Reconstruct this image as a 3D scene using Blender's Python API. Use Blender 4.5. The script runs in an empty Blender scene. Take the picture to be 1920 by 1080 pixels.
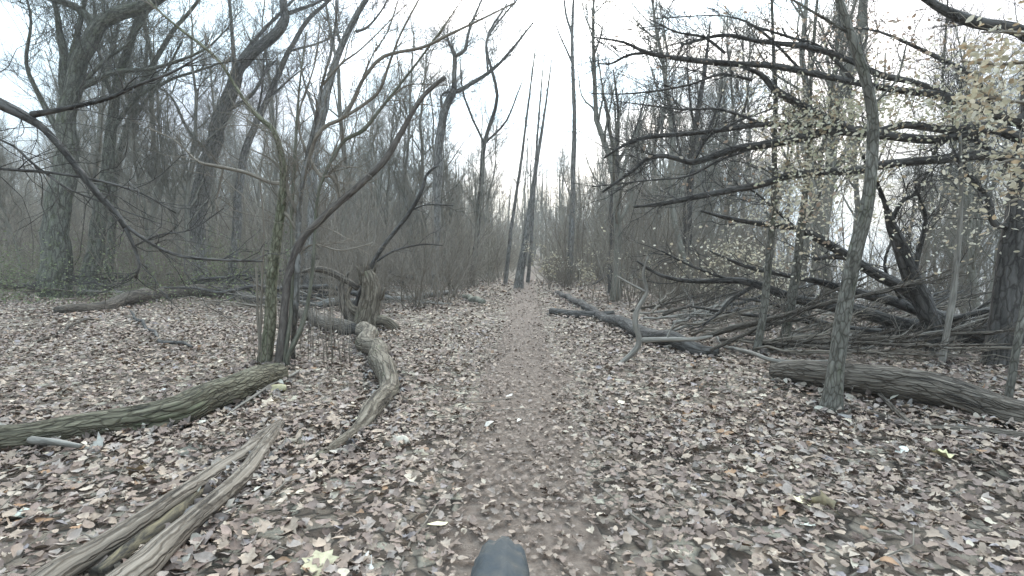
import bpy, math, random
import numpy as np
from mathutils import Vector

# ------------------------------------------------------------------ camera, world, light
S = bpy.context.scene
COL = S.collection
CAM_H = 0.95
HORIZON = 490.0
F = 960.0                                   # focal length in photo pixels (90 deg across 1920)
PITCH = math.atan((540 - HORIZON) / F)
cd = bpy.data.cameras.new('camera'); cam = bpy.data.objects.new('camera', cd); COL.objects.link(cam)
cd.sensor_width = 36; cd.lens = 18; cd.clip_start = 0.02; cd.clip_end = 1000
cam.location = (0, 0, CAM_H); cam.rotation_euler = (math.pi / 2 - PITCH, 0, 0)
S.camera = cam

SUN_EL, SUN_AZ = math.radians(38), math.radians(15)      # brightest part of the cloud, ahead
w = bpy.data.worlds.new('World'); S.world = w; w.use_nodes = True
nt = w.node_tree; nt.nodes.clear()
out = nt.nodes.new('ShaderNodeOutputWorld'); bg = nt.nodes.new('ShaderNodeBackground')
sky = nt.nodes.new('ShaderNodeTexSky'); sky.sky_type = 'NISHITA'; sky.sun_disc = False
sky.sun_elevation = SUN_EL; sky.sun_rotation = SUN_AZ
sky.air_density = 1.0; sky.dust_density = 4.0; sky.ozone_density = 1.5
tc = nt.nodes.new('ShaderNodeTexCoord'); mp = nt.nodes.new('ShaderNodeMapping')
mp.inputs['Scale'].default_value = (1.2, 1.2, 2.6)
cn = nt.nodes.new('ShaderNodeTexNoise'); cn.inputs['Scale'].default_value = 2.2; cn.inputs['Detail'].default_value = 5
cr = nt.nodes.new('ShaderNodeValToRGB')
cr.color_ramp.elements[0].position = 0.40; cr.color_ramp.elements[0].color = (0.08, 0.08, 0.08, 1)
cr.color_ramp.elements[1].position = 0.56; cr.color_ramp.elements[1].color = (0.94, 0.94, 0.94, 1)
mx = nt.nodes.new('ShaderNodeMixRGB'); mx.inputs[2].default_value = (8.1, 10.2, 11.6, 1)
nt.links.new(tc.outputs['Generated'], mp.inputs['Vector']); nt.links.new(mp.outputs[0], cn.inputs['Vector'])
nt.links.new(cn.outputs['Fac'], cr.inputs[0]); nt.links.new(cr.outputs[0], mx.inputs[0])
nt.links.new(sky.outputs[0], mx.inputs[1])
def wmath(op, a, b_=None):
    k = nt.nodes.new('ShaderNodeMath'); k.operation = op
    for i, v in ((0, a), (1, b_)):
        if v is None: continue
        if isinstance(v, (int, float)): k.inputs[i].default_value = v
        else: nt.links.new(v, k.inputs[i])
    return k.outputs[0]
sx = nt.nodes.new('ShaderNodeSeparateXYZ'); nt.links.new(tc.outputs['Generated'], sx.inputs[0])
elev = nt.nodes.new('ShaderNodeMapRange'); elev.inputs['From Min'].default_value = 0.1; elev.inputs['From Max'].default_value = 1.0
elev.inputs['To Min'].default_value = 0.34; elev.inputs['To Max'].default_value = 2.0
nt.links.new(sx.outputs['Z'], elev.inputs['Value'])
dp = nt.nodes.new('ShaderNodeVectorMath'); dp.operation = 'DOT_PRODUCT'
dp.inputs[1].default_value = (math.sin(0.12) * 0.88, math.cos(0.12) * 0.88, 0.47)
nt.links.new(tc.outputs['Generated'], dp.inputs[0])
glow = wmath('MULTIPLY', wmath('POWER', wmath('MAXIMUM', dp.outputs['Value'], 0.0), 9.0), 0.5)
fac = wmath('ADD', elev.outputs['Result'], glow)
sc = nt.nodes.new('ShaderNodeVectorMath'); sc.operation = 'SCALE'
nt.links.new(mx.outputs[0], sc.inputs[0]); nt.links.new(fac, sc.inputs['Scale']); nt.links.new(sc.outputs[0], bg.inputs[0])
bg.inputs[1].default_value = 0.12
nt.links.new(bg.outputs[0], out.inputs[0])

sd = bpy.data.lights.new('sun', 'SUN'); sun = bpy.data.objects.new('sun', sd); COL.objects.link(sun)
sd.energy = 0.9; sd.angle = math.radians(25); sd.color = (1.0, 0.94, 0.86)
sdir = Vector((math.sin(SUN_AZ) * math.cos(SUN_EL), math.cos(SUN_AZ) * math.cos(SUN_EL), math.sin(SUN_EL)))
sun.rotation_euler = sdir.to_track_quat('Z', 'Y').to_euler(); sun.location = (0, 0, 30)

S.view_settings.view_transform = 'Standard'; S.view_settings.look = 'None'
S.view_settings.exposure = 1.32; S.view_settings.gamma = 1; S.view_settings.use_curve_mapping = False
S.render.engine = 'CYCLES'
S.cycles.max_bounces = 5; S.cycles.diffuse_bounces = 4; S.cycles.volume_bounces = 1
S.cycles.volume_step_rate = 4

rng = np.random.default_rng(7)

# ------------------------------------------------------------------ helpers: space
def ray(x, y):
    a, b = (x - 960) / F, (540 - y) / F
    cp, sp = math.cos(PITCH), math.sin(PITCH)
    return np.array([a, cp + b * sp, -sp + b * cp])
def P(x, y, d):                                  # point at distance d ahead, in the direction of (x, y)
    r = ray(x, y); t = d / r[1]
    return np.array([0, 0, CAM_H]) + r * t, t
def G(x, y, z=0.0):                              # point of the ground in the direction of (x, y)
    r = ray(x, y); t = (z - CAM_H) / r[2]
    return np.array([0, 0, CAM_H]) + r * t, t

def _hash(i, j, k):
    n = (i * 374761393 + j * 668265263 + k * 2147483647) & 0xffffffff
    n = ((n ^ (n >> 13)) * 1274126177) & 0xffffffff
    return ((n ^ (n >> 16)) & 0xffff) / 32767.5 - 1.0
def vnoise(p):                                   # value noise, (N,3) -> (N,) in -1..1
    p = np.asarray(p, float); f0 = np.floor(p); f = p - f0; i = f0.astype(np.int64); f = f * f * (3 - 2 * f)
    r = 0
    for a in (0, 1):
        for b in (0, 1):
            for c in (0, 1):
                wt = (f[..., 0] if a else 1 - f[..., 0]) * (f[..., 1] if b else 1 - f[..., 1]) * (f[..., 2] if c else 1 - f[..., 2])
                r = r + wt * _hash(i[..., 0] + a, i[..., 1] + b, i[..., 2] + c)
    return r
def sstep(a, b, x):
    t = np.clip((x - a) / (b - a), 0, 1); return t * t * (3 - 2 * t)
def path_x(y):
    return 0.024 * y + 0.0009 * np.maximum(y - 14, 0) ** 2
def H(x, y):                                     # height of the terrain
    x = np.asarray(x, float); y = np.asarray(y, float)
    p = np.stack([x * 0.5, y * 0.5, np.zeros_like(x)], -1)
    z = 0.035 * vnoise(p) + 0.018 * vnoise(p * 3.3 + 9)
    z = z * sstep(0.2, 1.0, np.abs(x - path_x(y))) * sstep(0.5, 2.5, np.hypot(x, y))
    u = x - 0.35 * y
    lake = sstep(3.6, 7.5, u) * sstep(5, 9, y)
    z = z + (5.0 * sstep(30, 110, y) + 1.6 * sstep(25, 80, y) * sstep(0, -30, x)) * (1 - sstep(-4, 8, u))
    return z * (1 - lake) - 1.7 * lake

# ------------------------------------------------------------------ helpers: objects
def tag(o, label=None, cat=None, group=None, kind=None):
    if label: o['label'] = label
    if cat: o['category'] = cat
    if group: o['group'] = group
    if kind: o['kind'] = kind
    return o
def thing(name, label, cat, loc=(0, 0, 0), group=None):
    o = bpy.data.objects.new(name, None); COL.objects.link(o); o.location = [float(v) for v in loc]
    return tag(o, label, cat, group)
def copy_tree(o, parent=None):
    c = o.copy(); COL.objects.link(c)
    if parent: c.parent = parent
    for ch in list(o.children): copy_tree(ch, c)
    return c

class TM:
    """Collects swept limbs and builds them as one mesh with a seamless bark coordinate."""
    def __init__(s): s.v, s.f4, s.f3, s.bk, s.n = [], [], [], [], 0
    def batch(s, PP, RR, sides=3, lump=0.0, lscale=6.0, ell=1.0, cap=True, ridge=0.0):
        PP = np.asarray(PP, float); RR = np.asarray(RR, float)
        N, K, _ = PP.shape
        if N == 0: return s
        T = np.gradient(PP, axis=1); T /= np.linalg.norm(T, axis=2, keepdims=True) + 1e-9
        ref = np.where(np.abs(T[:, :1, 2:3]).mean(1, keepdims=True) > 0.8, np.array([[[1., 0, 0]]]), np.array([[[0, 0, 1.]]]))
        U = np.cross(T, np.broadcast_to(ref, T.shape)); U /= np.linalg.norm(U, axis=2, keepdims=True) + 1e-9
        # carry the frame along so that bends do not flip it
        for k in range(1, K):
            u = U[:, k - 1] - T[:, k] * np.sum(U[:, k - 1] * T[:, k], -1, keepdims=True)
            U[:, k] = u / (np.linalg.norm(u, axis=1, keepdims=True) + 1e-9)
        V = np.cross(T, U)
        th = np.arange(sides) * 2 * np.pi / sides
        L = np.concatenate([np.zeros((N, 1)), np.cumsum(np.linalg.norm(np.diff(PP, axis=1), axis=2), 1)], 1)
        seed = (np.arange(N) * 3.7 + s.n * 0.013)[:, None, None]
        bk = np.stack([RR[:, :, None] * np.cos(th) + seed, RR[:, :, None] * np.sin(th) + seed * 0.6,
                       np.broadcast_to(L[:, :, None], (N, K, sides)) + seed], -1)
        m = np.ones((N, K, sides))
        if lump: m = m + lump * vnoise(bk * np.array([lscale, lscale, lscale * 0.5])) + lump * .5 * vnoise(bk * np.array([lscale * 2.3, lscale * 2.3, lscale]))
        if ridge:
            q = bk * np.array([32., 32., 6.]); m = m + ridge * (1 - 2 * np.abs(vnoise(q))) + ridge * .5 * vnoise(q * 2.1)
        W = PP[:, :, None, :] + (U[:, :, None, :] * np.cos(th)[None, None, :, None] + V[:, :, None, :] * (ell * np.sin(th))[None, None, :, None]) * (RR[:, :, None, None] * m[..., None])
        idx = s.n + np.arange(N * K * sides).reshape(N, K, sides)
        a = idx[:, :-1, :]; b = np.roll(idx, -1, 2)[:, :-1, :]; c = np.roll(idx, -1, 2)[:, 1:, :]; d = idx[:, 1:, :]
        s.f4.append(np.stack([a, b, c, d], -1).reshape(-1, 4))
        s.v.append(W.reshape(-1, 3)); s.bk.append(bk.reshape(-1, 3)); s.n += N * K * sides
        if cap and sides > 3:
            for e, i in ((0, idx[:, 0, :]), (1, idx[:, -1, :])):
                cen = PP[:, -e]; s.v.append(cen); s.bk.append(bk[:, -e, 0]); ci = s.n + np.arange(N); s.n += N
                j = np.roll(i, -1, 1); cc = np.broadcast_to(ci[:, None], i.shape)
                s.f3.append((np.stack([j, i, cc], -1) if e == 0 else np.stack([i, j, cc], -1)).reshape(-1, 3))
        return s
    def one(s, pts, rad, sides=10, **k): return s.batch(np.asarray(pts)[None], np.asarray(rad)[None], sides, **k)
    def build(s, name, mat, parent=None, loc=(0, 0, 0), smooth=True):
        v = np.concatenate(s.v) if s.v else np.zeros((0, 3))
        v = v - np.array(loc, float)
        f4 = np.concatenate(s.f4) if s.f4 else np.zeros((0, 4), int)
        f3 = np.concatenate(s.f3) if s.f3 else np.zeros((0, 3), int)
        return mesh_from(name, v, f4, f3, mat, parent, {'bk': np.concatenate(s.bk)}, smooth)

def mesh_from(name, v, f4, f3, mat, parent=None, vecs=None, smooth=True, colour=None):
    me = bpy.data.meshes.new(name)
    nl = len(f4) * 4 + len(f3) * 3
    me.vertices.add(len(v)); me.vertices.foreach_set('co', np.ascontiguousarray(v, np.float32).ravel())
    me.loops.add(nl); me.loops.foreach_set('vertex_index', np.concatenate([f4.ravel(), f3.ravel()]).astype(np.int32))
    me.polygons.add(len(f4) + len(f3))
    st = np.concatenate([np.arange(len(f4)) * 4, len(f4) * 4 + np.arange(len(f3)) * 3]).astype(np.int32)
    me.polygons.foreach_set('loop_start', st)
    me.update(calc_edges=True)
    if smooth: me.polygons.foreach_set('use_smooth', np.ones(len(me.polygons), bool))
    for k, a in (vecs or {}).items():
        at = me.attributes.new(k, 'FLOAT_VECTOR', 'POINT'); at.data.foreach_set('vector', np.ascontiguousarray(a, np.float32).ravel())
    if colour is not None:
        at = me.color_attributes.new('tint', 'FLOAT_COLOR', 'POINT'); at.data.foreach_set('color', np.ascontiguousarray(colour, np.float32).ravel())
    me.materials.append(mat)
    o = bpy.data.objects.new(name, me); COL.objects.link(o)
    if parent: o.parent = parent
    return o

# ------------------------------------------------------------------ helpers: growth
def smooth_line(pts, rad, step=4, wob=0.0, seed=0):
    """Catmull-Rom through the points; each span gets `step` segments."""
    p = np.asarray(pts, float); r = np.asarray(rad, float)
    q = np.vstack([2 * p[0] - p[1], p, 2 * p[-1] - p[-2]]); O, R = [], []
    for i in range(len(p) - 1):
        for k in range(step):
            t = k / step
            O.append(0.5 * (2 * q[i + 1] + (q[i + 2] - q[i]) * t + (2 * q[i] - 5 * q[i + 1] + 4 * q[i + 2] - q[i + 3]) * t * t + (3 * q[i + 1] - q[i] - 3 * q[i + 2] + q[i + 3]) * t ** 3))
            R.append(r[i] * (1 - t) + r[i + 1] * t)
    O.append(p[-1]); R.append(r[-1]); O = np.array(O); R = np.array(R)
    if wob:
        n = np.stack([vnoise(O * 2.3 + seed), vnoise(O * 2.3 + seed + 31), vnoise(O * 2.3 + seed + 77)], -1)
        O = O + n * wob * (R[:, None] * 2 + 0.004)
    return O, R
def sprout(PP, RR, n, lens, ang, ratio, npts=5, tmin=0.15, wig=0.35, up=0.25, rmax=1.0, rtip=0.35, side=None, taper=0.5):
    """Children of every limb in the batch; returns a new batch (N*n, npts, 3)."""
    N, K, _ = PP.shape
    t = rng.uniform(tmin, 0.98, (N, n)) * (K - 1); i = np.minimum(t.astype(int), K - 2); f = t - i
    ar = np.arange(N)[:, None]
    st = PP[ar, i] * (1 - f)[..., None] + PP[ar, i + 1] * f[..., None]
    T = PP[ar, i + 1] - PP[ar, i]; T /= np.linalg.norm(T, axis=-1, keepdims=True) + 1e-9
    r0 = RR[ar, i] * (1 - f) + RR[ar, i + 1] * f
    q = rng.normal(size=T.shape)
    if side is not None: q = q + np.asarray(side)
    q -= T * np.sum(q * T, -1, keepdims=True); q /= np.linalg.norm(q, axis=-1, keepdims=True) + 1e-9
    a = rng.uniform(ang[0], ang[1], (N, n))[..., None]
    D = np.cos(a) * T + np.sin(a) * q
    ln = rng.uniform(lens[0], lens[1], (N, n)) * (1 - taper * t / (K - 1))
    st = st.reshape(-1, 3); D = D.reshape(-1, 3); ln = ln.reshape(-1); r0 = np.minimum(r0.reshape(-1) * ratio, rmax)
    M = len(st); out = np.zeros((M, npts, 3)); out[:, 0] = st; d = D.copy()
    for k in range(1, npts):
        d = d + rng.normal(size=d.shape) * wig * (0.5 if k == 1 else 1); d[:, 2] += up
        d /= np.linalg.norm(d, axis=1, keepdims=True); out[:, k] = out[:, k - 1] + d * (ln / (npts - 1))[:, None]
    R = r0[:, None] * np.linspace(1, rtip, npts)[None]
    return out, R

# ------------------------------------------------------------------ materials
def new_mat(name):
    m = bpy.data.materials.new(name); m.use_nodes = True; n = m.node_tree; n.nodes.clear()
    o = n.nodes.new('ShaderNodeOutputMaterial'); b = n.nodes.new('ShaderNodeBsdfPrincipled')
    b.inputs['Roughness'].default_value = 0.9; b.inputs['Specular IOR Level'].default_value = 0.25
    n.links.new(b.outputs[0], o.inputs[0]); return m, n, b
def ramp(n, fac, stops):
    r = n.nodes.new('ShaderNodeValToRGB'); e = r.color_ramp.elements
    while len(e) < len(stops): e.new(0.5)
    for x, (p, c) in zip(e, stops): x.position = p; x.color = (*c, 1)
    n.links.new(fac, r.inputs[0]); return r.outputs[0]
def noise(n, vec, scale, detail=4, rough=0.55, dist=0.0):
    t = n.nodes.new('ShaderNodeTexNoise'); t.inputs['Scale'].default_value = scale; t.inputs['Detail'].default_value = detail
    t.inputs['Roughness'].default_value = rough; t.inputs['Distortion'].default_value = dist
    if vec is not None: n.links.new(vec, t.inputs['Vector'])
    return t.outputs['Fac']
def mapv(n, vec, sc):
    m = n.nodes.new('ShaderNodeMapping'); m.inputs['Scale'].default_value = sc; n.links.new(vec, m.inputs['Vector']); return m.outputs[0]
def mixc(n, fac, a, b, mode='MIX'):
    m = n.nodes.new('ShaderNodeMixRGB'); m.blend_type = mode
    for i, v in ((0, fac), (1, a), (2, b)):
        if isinstance(v, (int, float)): m.inputs[i].default_value = v if i == 0 else (v, v, v, 1)
        elif isinstance(v, tuple): m.inputs[i].default_value = (*v, 1)
        else: n.links.new(v, m.inputs[i])
    return m.outputs[0]
def bump(n, b, h, dist=0.01, strength=0.8):
    u = n.nodes.new('ShaderNodeBump'); u.inputs['Distance'].default_value = dist; u.inputs['Strength'].default_value = strength
    n.links.new(h, u.inputs['Height']); n.links.new(u.outputs[0], b.inputs['Normal'])
def bark(name, dark, mid, light, grain=(26, 26, 4), moss=0.0, mosscol=(0.088, 0.095, 0.052), bd=0.012, pale=0.0, crack=None):
    m, n, b = new_mat(name)
    at = n.nodes.new('ShaderNodeAttribute'); at.attribute_name = 'bk'; v = at.outputs['Vector']
    g = noise(n, mapv(n, v, grain), 1.0, 6, 0.65, 0.4)
    big = noise(n, mapv(n, v, (3, 3, 1.4)), 1.0, 3)
    c = ramp(n, g, [(0.36, dark), (0.5, mid), (0.66, light)])
    c = mixc(n, ramp(n, big, [(0.38, (0, 0, 0)), (0.62, (1, 1, 1))]), c, mixc(n, 0.35, c, light))
    if pale:
        pl = noise(n, mapv(n, v, (9, 9, 5)), 1.0, 5, 0.7)
        c = mixc(n, ramp(n, pl, [(0.56, (0, 0, 0)), (0.64, (pale, pale, pale))]), c, tuple(min(1, k * 1.6 + 0.03) for k in light))
    if moss:
        mo = noise(n, mapv(n, v, (7, 7, 2.5)), 1.0, 5, 0.7)
        lo = 0.62 - 0.3 * moss
        c = mixc(n, ramp(n, mo, [(lo, (0, 0, 0)), (lo + 0.14, (0.85, 0.85, 0.85))]), c, mosscol)
    h = g
    if crack:                                    # furrowed bark: long plates parted by dark fissures
        wn = n.nodes.new('ShaderNodeTexNoise'); wn.inputs['Scale'].default_value = 1.0; n.links.new(mapv(n, v, (14, 14, 14)), wn.inputs['Vector'])
        ma = n.nodes.new('ShaderNodeVectorMath'); ma.operation = 'MULTIPLY_ADD'; ma.inputs[1].default_value = (.9, .9, .9)
        n.links.new(wn.outputs['Color'], ma.inputs[0]); n.links.new(mapv(n, v, crack), ma.inputs[2])
        vd = n.nodes.new('ShaderNodeTexVoronoi'); vd.feature = 'DISTANCE_TO_EDGE'; vd.inputs['Scale'].default_value = 1.0; n.links.new(ma.outputs[0], vd.inputs['Vector'])
        fis = ramp(n, vd.outputs['Distance'], [(0.01, (.38, .35, .32)), (0.15, (1, 1, 1))])
        c = mixc(n, 0.85, c, fis, 'MULTIPLY'); h = mixc(n, 0.5, g, fis)
    n.links.new(c, b.inputs['Base Color'])
    bump(n, b, h, bd, 1.0)
    return m

M_GREY = bark('bark_grey', (0.07, 0.065, 0.058), (0.15, 0.141, 0.127), (0.25, 0.238, 0.217), crack=(16, 16, 4))
M_DARK = bark('bark_dark', (0.028, 0.025, 0.022), (0.062, 0.056, 0.050), (0.12, 0.11, 0.10), crack=(18, 18, 5))
M_BG = bark('bark_far', (0.085, 0.079, 0.062), (0.155, 0.144, 0.116), (0.245, 0.229, 0.19))
M_TWIG = bark('twig_brown', (0.095, 0.078, 0.06), (0.155, 0.13, 0.102), (0.235, 0.202, 0.163))
M_OLDBARK = bark('bark_old', (0.05, 0.049, 0.038), (0.105, 0.103, 0.082), (0.185, 0.18, 0.148), moss=.35, crack=(11, 11, 2.6))
M_CLUMP = bark('bark_speckled', (0.05, 0.047, 0.028), (0.13, 0.122, 0.078), (0.23, 0.217, 0.155), grain=(34, 34, 12), moss=0.42, pale=0.35, crack=(30, 30, 12))
M_BROKEN = bark('bark_reddish', (0.035, 0.028, 0.024), (0.085, 0.07, 0.06), (0.155, 0.135, 0.115), grain=(34, 34, 8))
M_BRUSH = bark('brush_grey', (0.145, 0.125, 0.094), (0.22, 0.192, 0.148), (0.31, 0.275, 0.22))
M_MOSSY = bark('bark_mossy', (0.045, 0.042, 0.030), (0.11, 0.105, 0.08), (0.21, 0.20, 0.16), grain=(34, 34, 9), moss=0.35, pale=0.4)
M_OLIVE = bark('bark_olive', (0.05, 0.048, 0.034), (0.105, 0.10, 0.075), (0.19, 0.18, 0.14), moss=0.4)
M_LOGM = bark('log_mossy', (0.022, 0.019, 0.012), (0.095, 0.083, 0.055), (0.20, 0.178, 0.125), grain=(38, 38, 5), moss=0.28, bd=0.02, crack=(42, 42, 9))
M_LOG = bark('log_brown', (0.022, 0.018, 0.014), (0.085, 0.07, 0.055), (0.165, 0.14, 0.113), grain=(34, 34, 4), bd=0.02, pale=0.15, crack=(44, 44, 7))
M_DEAD = bark('wood_weathered', (0.05, 0.04, 0.031), (0.15, 0.122, 0.095), (0.245, 0.206, 0.165), grain=(70, 70, 2.2), bd=0.012, pale=0.25, crack=(38, 38, 1.6))
M_SNAG = bark('wood_snag', (0.033, 0.025, 0.018), (0.11, 0.09, 0.066), (0.205, 0.173, 0.132), grain=(45, 45, 3), bd=0.016, moss=.2, pale=0.35, crack=(24, 24, 3.5))
M_PALE = bark('branch_pale', (0.09, 0.08, 0.067), (0.17, 0.152, 0.128), (0.27, 0.245, 0.21), grain=(40, 40, 5), bd=0.008)
M_SMOOTH = bark('bark_smooth', (0.06, 0.055, 0.044), (0.115, 0.106, 0.087), (0.19, 0.178, 0.15), grain=(22, 22, 9), bd=0.008, moss=0.3, pale=0.45, crack=(46, 46, 14))

def ground_mat(name, stops, cell=13.0, patch=(0.62, 0.9)):
    m, n, b = new_mat(name)
    tcn = n.nodes.new('ShaderNodeTexCoord'); v = tcn.outputs['Object']
    wv = n.nodes.new('ShaderNodeTexNoise'); wv.inputs['Scale'].default_value = 9
    n.links.new(v, wv.inputs['Vector'])
    ad = n.nodes.new('ShaderNodeVectorMath'); ad.operation = 'MULTIPLY_ADD'; ad.inputs[1].default_value = (0.09, 0.09, 0.0)
    n.links.new(wv.outputs['Color'], ad.inputs[0]); n.links.new(v, ad.inputs[2])
    vo = n.nodes.new('ShaderNodeTexVoronoi'); vo.inputs['Scale'].default_value = cell; n.links.new(ad.outputs[0], vo.inputs['Vector'])
    sep = n.nodes.new('ShaderNodeSeparateColor'); n.links.new(vo.outputs['Color'], sep.inputs[0])
    c = ramp(n, sep.outputs[0], stops)
    vd = n.nodes.new('ShaderNodeTexVoronoi'); vd.feature = 'DISTANCE_TO_EDGE'; vd.inputs['Scale'].default_value = cell; n.links.new(ad.outputs[0], vd.inputs['Vector'])
    c = mixc(n, ramp(n, vd.outputs['Distance'], [(0.0, (0.8, 0.8, 0.8)), (0.12, (0, 0, 0))]), c, (0.035, 0.03, 0.025))
    c = mixc(n, 1.0, c, ramp(n, noise(n, v, 1.1, 4), [(0.3, (patch[0],) * 3), (0.7, (1.0,) * 3)]), 'MULTIPLY')
    n.links.new(c, b.inputs['Base Color'])
    h = mixc(n, 0.5, sep.outputs[1], noise(n, v, 40, 4))
    bump(n, b, h, 0.03, 0.9)
    return m
LIT = [(0.0, (0.09, 0.068, 0.052)), (0.25, (0.16, 0.122, 0.092)), (0.5, (0.24, 0.19, 0.145)), (0.8, (0.30, 0.25, 0.195)), (0.97, (0.45, 0.40, 0.31))]
M_GROUND = ground_mat('leafy_ground', LIT)
M_PATH, n, b = new_mat('trodden_soil')
v = n.nodes.new('ShaderNodeTexCoord').outputs['Object']; f = noise(n, v, 30, 6, .7)
n.links.new(ramp(n, f, [(.3, (.075, .054, .041)), (.5, (.13, .098, .077)), (.7, (.18, .142, .114))]), b.inputs['Base Color']); bump(n, b, f, .02, .8)

def leaf_mat(name, transl=0.0):
    m, n, b = new_mat(name)
    a = n.nodes.new('ShaderNodeVertexColor'); a.layer_name = 'tint'
    tcn = n.nodes.new('ShaderNodeTexCoord')
    mott = noise(n, tcn.outputs['Object'], 60, 4)
    c = mixc(n, 1.0, a.outputs[0], ramp(n, mott, [(0.3, (0.72, 0.70, 0.68)), (0.65, (1, 1, 1))]), 'MULTIPLY')
    n.links.new(c, b.inputs['Base Color']); b.inputs['Roughness'].default_value = 0.65
    bump(n, b, mott, 0.003, 0.5)
    if transl:
        o = [k for k in n.nodes if k.type == 'OUTPUT_MATERIAL'][0]
        t = n.nodes.new('ShaderNodeBsdfTranslucent'); n.links.new(c, t.inputs['Color'])
        ms = n.nodes.new('ShaderNodeMixShader'); ms.inputs[0].default_value = transl
        n.links.new(b.outputs[0], ms.inputs[1]); n.links.new(t.outputs[0], ms.inputs[2]); n.links.new(ms.outputs[0], o.inputs[0])
    return m
M_LITTER = leaf_mat('dead_leaves'); M_BEECH = leaf_mat('beech_leaves', 0.45)

def flat_mat(name, col, rough=0.8, bsc=0, bdist=0.002):
    m, n, b = new_mat(name)
    tcn = n.nodes.new('ShaderNodeTexCoord')
    f = noise(n, tcn.outputs['Object'], bsc or 30, 4)
    c = ramp(n, f, [(0.3, tuple(k * 0.7 for k in col)), (0.7, tuple(min(1, k * 1.2) for k in col))])
    n.links.new(c, b.inputs['Base Color']); b.inputs['Roughness'].default_value = rough
    bump(n, b, f, bdist, 0.6); return m

# ------------------------------------------------------------------ ground, path, water, far bank
def axis(lo, hi, near, k):
    a = [0.0]; s = near
    while a[-1] < hi: a.append(a[-1] + s); s *= k
    b = [0.0]; s = near
    while b[-1] > lo: b.append(b[-1] - s); s *= k
    return np.array(sorted(set(b + a)))
gx = axis(-420, 420, 0.12, 1.035); gy = axis(-60, 600, 0.12, 1.03)
X, Y = np.meshgrid(gx, gy); Z = H(X, Y)
near = (np.abs(X) < 12) & (Y < 14) & (Y > -2)
Z = Z + np.where(near, 0.012 * vnoise(np.stack([X * 9, Y * 9, X * 0], -1)) * sstep(0.25, 0.5, np.abs(X - path_x(Y))), 0)
idx = np.arange(X.size).reshape(X.shape)
q = np.stack([idx[:-1, :-1], idx[:-1, 1:], idx[1:, 1:], idx[1:, :-1]], -1).reshape(-1, 4)
tag(mesh_from('ground', np.stack([X, Y, Z], -1).reshape(-1, 3), q, np.zeros((0, 3), int), M_GROUND), kind='structure')

py = np.arange(-2, 45, 0.12); nx = 9
pw = 0.30 + 0.07 * vnoise(np.stack([py * 1.3, py * 0, py * 0 + 4], -1)) + 0.004 * py
pv = []
for j in range(nx):
    s_ = (j / (nx - 1)) * 2 - 1
    xx = path_x(py) + s_ * (pw + 0.05 * vnoise(np.stack([py * 6, py * 0 + s_, py * 0], -1)))
    pv.append(np.stack([xx, py, H(xx, py) + 0.012 + 0.006 * vnoise(np.stack([xx * 11, py * 11, py * 0], -1)) + (-0.014 if abs(s_) == 1 else 0)], -1))
pv = np.stack(pv, 1); idx = np.arange(pv.shape[0] * nx).reshape(-1, nx)
q = np.stack([idx[:-1, :-1], idx[:-1, 1:], idx[1:, 1:], idx[1:, :-1]], -1).reshape(-1, 4)
tag(mesh_from('path', pv.reshape(-1, 3), q, np.zeros((0, 3), int), M_PATH), kind='structure')

m, n, b = new_mat('lake_water'); b.inputs['Base Color'].default_value = (0.03, 0.04, 0.04, 1); b.inputs['Roughness'].default_value = 0.08
b.inputs['Specular IOR Level'].default_value = 0.5
bump(n, b, noise(n, mapv(n, n.nodes.new('ShaderNodeTexCoord').outputs['Object'], (1, 1, 1)), 3.0, 3), 0.02, 0.4)
wv = np.array([[6, 6, -1.25], [260, 6, -1.25], [260, 160, -1.25], [30, 160, -1.25]], float)
tag(mesh_from('water', wv, np.array([[0, 1, 2, 3]]), np.zeros((0, 3), int), m), kind='structure')

# ------------------------------------------------------------------ leaf litter
def leaf_shape(kind):
    """Outline of a leaf of length 1 along y, fan from a midrib of three points."""
    if kind == 0: o = [(0, -.5), (.16, -.36), (.27, -.12), (.25, .12), (.14, .34), (0, .5), (-.14, .34), (-.25, .12), (-.27, -.12), (-.16, -.36)]
    elif kind == 1: o = [(0, -.5), (.10, -.30), (.36, -.30), (.33, -.10), (.46, .10), (.31, .14), (.27, .34), (.14, .30), (0, .50), (-.14, .30), (-.27, .34), (-.31, .14), (-.46, .10), (-.33, -.10), (-.36, -.30), (-.10, -.30)]
    elif kind == 2: o = [(0, -.5), (.08, -.34), (.20, -.26), (.13, -.14), (.30, -.02), (.19, .08), (.30, .24), (.15, .30), (.10, .46), (0, .5), (-.12, .42), (-.14, .30), (-.28, .22), (-.18, .08), (-.31, -.03), (-.13, -.15), (-.19, -.28), (-.07, -.34)]
    elif kind == 3: o = [(0, -.4), (.22, -.3), (.30, .05), (.10, .12), (.16, .36), (-.10, .30), (-.33, .1), (-.2, -.2)]
    else: o = [(0, -.5), (.30, -.05), (0, .5), (-.30, -.05)]
    o = np.array(o); v = np.vstack([o, [[0, -.2]], [[0, .05]], [[0, .25]]]) if kind != 4 else o
    f = []
    k = len(o)
    if kind == 4: return v, np.array([[0, 1, 2], [0, 2, 3]])
    for i in range(k):
        j = (i + 1) % k; ym = (o[i][1] + o[j][1]) / 2; c = k + (0 if ym < -.08 else 1 if ym < .15 else 2)
        f.append((i, j, c))
        yi = o[i][1]; ci = k + (0 if (o[i - 1][1] + yi) / 2 < -.08 else 1 if (o[i - 1][1] + yi) / 2 < .15 else 2)
        if ci != c: f.append((i, c, ci))
    return v, np.array(f)
PAL = np.array([(.315, .265, .215), (.235, .19, .157), (.265, .24, .22), (.125, .096, .082), (.17, .135, .115), (.26, .17, .105), (.50, .47, .39), (.25, .235, .245), (.38, .335, .28), (.205, .164, .145)])
PW = np.array([.16, .18, .16, .11, .13, .012, .02, .015, .07, .14])
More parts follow.
